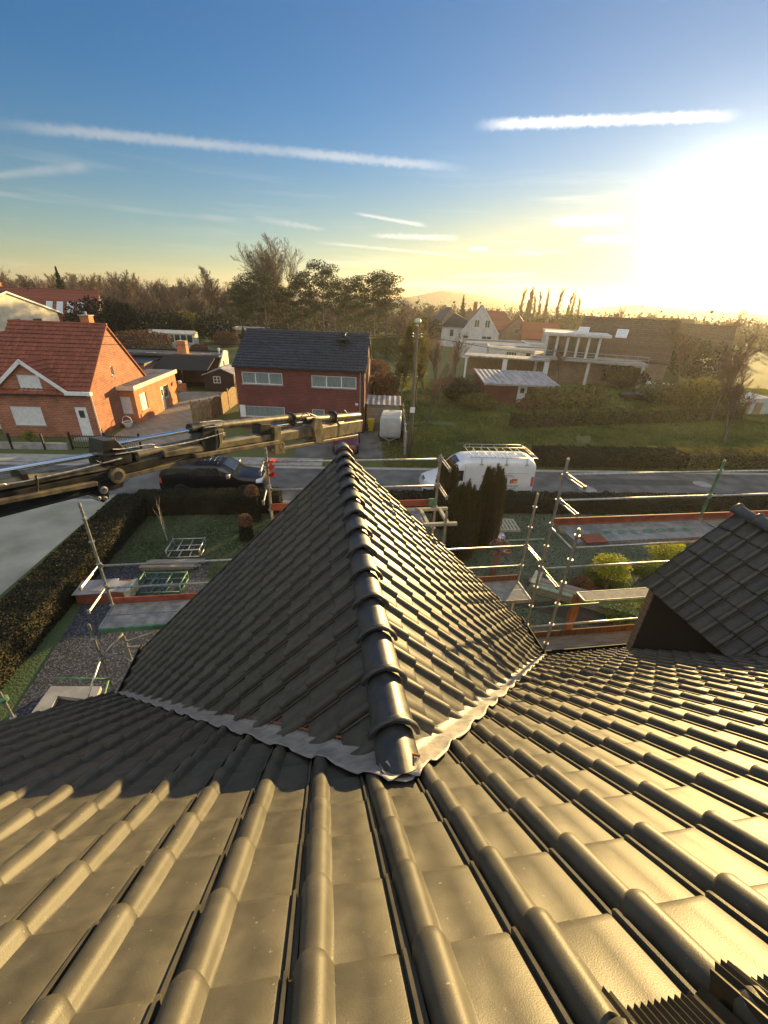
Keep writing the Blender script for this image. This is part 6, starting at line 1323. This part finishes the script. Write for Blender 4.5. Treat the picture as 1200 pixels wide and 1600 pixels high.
# ------------------------------------------------------------------ things on the lawns
def frame(label, base, rz, L, W_, H_, m_, flat=0):
    b = G(*base); t = thing('steel_trestle', label, 'trestle', (b.x, b.y, .02), rz); mb = MB(); r = .028
    for z in ((.03,) if flat else (.03, H_)):
        for y in (0, W_): mb.tube((0, y, z), (L, y, z), r, 6)
        for x in (0, L*.33, L*.66, L): mb.tube((x, 0, z), (x, W_, z), r, 6)
    mb.build('rails', M[m_], t, smooth=True)
    for x in (0, L):
        for y in (0, W_): q = MB(); q.tube((x, y, .01), (x, y, H_+.05), r, 6); q.build('leg', M[m_], t, smooth=True)
    return t
frame('grey green steel trestle standing on the shaded lawn', (262, 873), .15, 1.25, .9, .35, 'galv'); frame('bright green steel trestle lying by the slate yard', (213, 928), .1, 1.5, .8, .30, 'greenpaint')
def planks(label, base, rz, L, W_, rows, lay, m_='woodplank', name='plank_stack', jit=.05, z0=.02, th=.04, gap=.01):
    b = G(*base); t = thing(name, label, 'planks', (b.x, b.y, z0), rz); rn = random.Random(int(b.x*10))
    for l in range(lay):
        for k in range(rows): q = MB(); o = rn.uniform(-jit, jit); w = W_/rows; q.box(o, L+o+rn.uniform(-jit, jit), k*w+gap, (k+1)*w-gap, l*th, l*th+th-.004, Matrix.Rotation(rn.uniform(-.02, .02), 4, 'Z')); q.build('board', M[m_] if not (k+l) % 3 else M['woodplank'], t)
    return t
planks('pile of weathered boards on the lawn between the two trestles', (222, 893), .12, 2.0, .55, 3, 4, 'woodplank', jit=.12)
planks('long stack of grey green scaffold planks lying diagonally beside the right scaffold', (826, 925), radians(-24), 3.6, .75, 3, 7, 'greentimber', jit=.1); planks('pale plank lying across the diagonal plank stack', (838, 925), radians(60), .9, .3, 1, 1, 'palletwood', 'loose_board', .01, .32)
planks('long green treated plank lying in the right lawn', (756, 849), radians(10), 2.9, .13, 1, 1, 'greentimber', 'loose_board', .01, .04)
b = G(776, 831); t = thing('wooden_pallet', 'slatted timber pallet lying on the right lawn', 'pallet', (b.x, b.y, 0), radians(3))
for k in range(7): q = MB(); q.box(k*.17, k*.17+.11, 0, 1.15, .09, .115); q.build('slat', M['palletwood'], t)
q = MB()
for y in (0, .52, 1.05): q.box(0, 1.13, y, y+.1, 0, .088)
q.build('bearers', M['palletwood'], t)
def bag(label, base, s, m_, m2, seed):
    b = G(*base); t = thing('rubbish_bag', label, 'bag', (b.x, b.y, 0), seed); q = MB(); rn = random.Random(seed); q.ball((0, 0, .19*s), .3*s, 14, 9, .10, (1.2, .8, .62), rn); q.build('bag', M[m_], t, auto=70); q = MB(); q.ball((.38*s, .05, .1*s), .2*s, 12, 7, .18, (1.3, .8, .5), rn); q.build('loose_sheet', M[m2], t, auto=70)
bag('purple and white printed bag lying on the green plank', (779, 846), 1.0, 'purple', 'paleplastic', 1); bag('small purple and white bag between the two big conifers', (735, 832), .8, 'paleplastic', 'purple', 2)
b = G(122, 945); t = thing('material_crate', 'low brown crate topped with grey metal sheets at the corner of the slate yard', 'crate', (b.x, b.y, 0), radians(8)); q = MB(); q.box(0, 1.5, 0, .75, .02, .42); q.build('box', M['redtile'], t, bevel=.01); q = MB(); q.box(-.06, 1.1, -.05, .75, .425, .445, Matrix.Rotation(.06, 4, 'Z')); q.box(.35, 1.5, .2, .8, .45, .465, Matrix.Rotation(-.15, 4, 'Z')); q.build('sheets', M['corr'], t); q = MB(); q.prism([(1.51, 0), (1.66, 0), (1.72, .5), (1.51, .44)], (0, .0, 0), (1, 0, 0), (0, 0, 1), (0, .7, 0)); q.build('side_board', M['palletwood'], t)
pts = [G(*p) for p in ((52, 1120), (82, 1078), (160, 1078), (150, 1100), (93, 1093), (75, 1125))]; q = MB(); n = len(pts); q.add([Vector((p.x, p.y, .02)) for p in pts]+[Vector((p.x, p.y, .14)) for p in pts], [tuple(range(n)), tuple(range(n, 2*n))]+[(i, (i+1) % n, n+(i+1) % n, n+i) for i in range(n)]); tag(q.build('concrete_kerb_frame', M['concrete']), 'pale concrete kerb framing a dark pit at the bottom of the slate yard', 'kerb')
sheet('dark_pit', [tuple(G(*p)[:2]) for p in ((75, 1125), (93, 1093), (150, 1100), (140, 1150))], .026, M['slateboard'])
q = G(1150, 648); t = thing('log_shelter', 'grey tarpaulin covered woodpile on the meadow at the right edge', 'woodpile', (q.x, q.y, 0), radians(10)); b = MB(); b.prism([(-.3, 0), (.4, 1.6), (3.6, 1.8), (4.6, 0)], (0, 0, 0), (1, 0, 0), (0, 0, 1), (0, 2.5, .1)); b.build('tarpaulin', M['tarp'], t); b = MB(); b.box(.5, 1.3, -.06, 0, 0, 1.4); b.box(1.9, 2.8, -.06, 0, 0, 1.3); b.build('boards', M['fence'], t)
t = thing('timber_fence', 'horizontal timber fence between the white garages and the red roofed houses', 'fence', (*P2(782, 112), 0), radians(-8))
for k in range(4):
    b = MB(); b.box(k*2.4, k*2.4+2.3, -.03, .03, .1, 1.9); b.build('panel', M['fence'], t); b = MB(); b.box(k*2.4-.08, k*2.4+.0, -.06, .06, 0, 2.0); b.build('post', M['darkwood'], t)

# ------------------------------------------------------------------ hills
def hill(name, az0, az1, r, w, prof, seed):
    mb = MB(); nx, ny = 150, 26; vs = []
    for i in range(nx+1):
        u = i/nx; az = radians(az0+(az1-az0)*u)
        for j in range(ny+1):
            v = j/ny; rr = r+(v-.25)*w; hgt = prof(az0+(az1-az0)*u)*sin(pi*min(1, v*.95+.0))**1.2
            hgt *= 1+.05*noise.noise(Vector((u*30, v*6, seed))); hgt += 3.5*abs(noise.noise(Vector((u*150, v*25, seed+3))))*min(1, hgt/8)
            vs.append(Vector((sin(az)*rr, cos(az)*rr, max(-1, hgt-.5))))
    mb.add(vs, [(i*(ny+1)+j, (i+1)*(ny+1)+j, (i+1)*(ny+1)+j+1, i*(ny+1)+j+1) for i in range(nx) for j in range(ny)])
    tag(mb.build(name, M['hill'], smooth=True, fix=False), kind='structure')
def g_(x, c, s): return exp(-((x-c)/s)**2)
hill('hills', -4, 24, 1250, 420, lambda a: 33*g_(a, 5.5, 3.6)+25*g_(a, 10.5, 3.8)+14*g_(a, 17, 4)+10*g_(a, 1.0, 2), 1)
hill('hills', 16, 50, 1150, 420, lambda a: 18*g_(a, 27, 3.5)+13*g_(a, 33, 5)+10*g_(a, 42, 8)+8*g_(a, 20, 4), 2)
hill('hills', -52, 4, 900, 300, lambda a: 12+3*sin(a*.7), 3)
HAZE = True
if HAZE:
    hz = MB(); hz.box(-1700, 1700, -60, 1750, -1.2, 62); ho = hz.build('haze', None or M['hill']); hm = bpy.data.materials.new('haze_air'); hm.use_nodes = True; nt = hm.node_tree; nt.nodes.clear()
    pv = nt.nodes.new('ShaderNodeVolumePrincipled'); pv.inputs['Color'].default_value = (.95, .93, .90, 1); pv.inputs['Density'].default_value = .00022; pv.inputs['Anisotropy'].default_value = .6
    om = nt.nodes.new('ShaderNodeOutputMaterial'); nt.links.new(pv.outputs[0], om.inputs['Volume']); ho.data.materials.clear(); ho.data.materials.append(hm); tag(ho, kind='stuff')
S.cycles.max_bounces = 6; S.cycles.volume_bounces = 1; S.cycles.diffuse_bounces = 3; S.cycles.transparent_max_bounces = 8; S.cycles.use_denoising = True
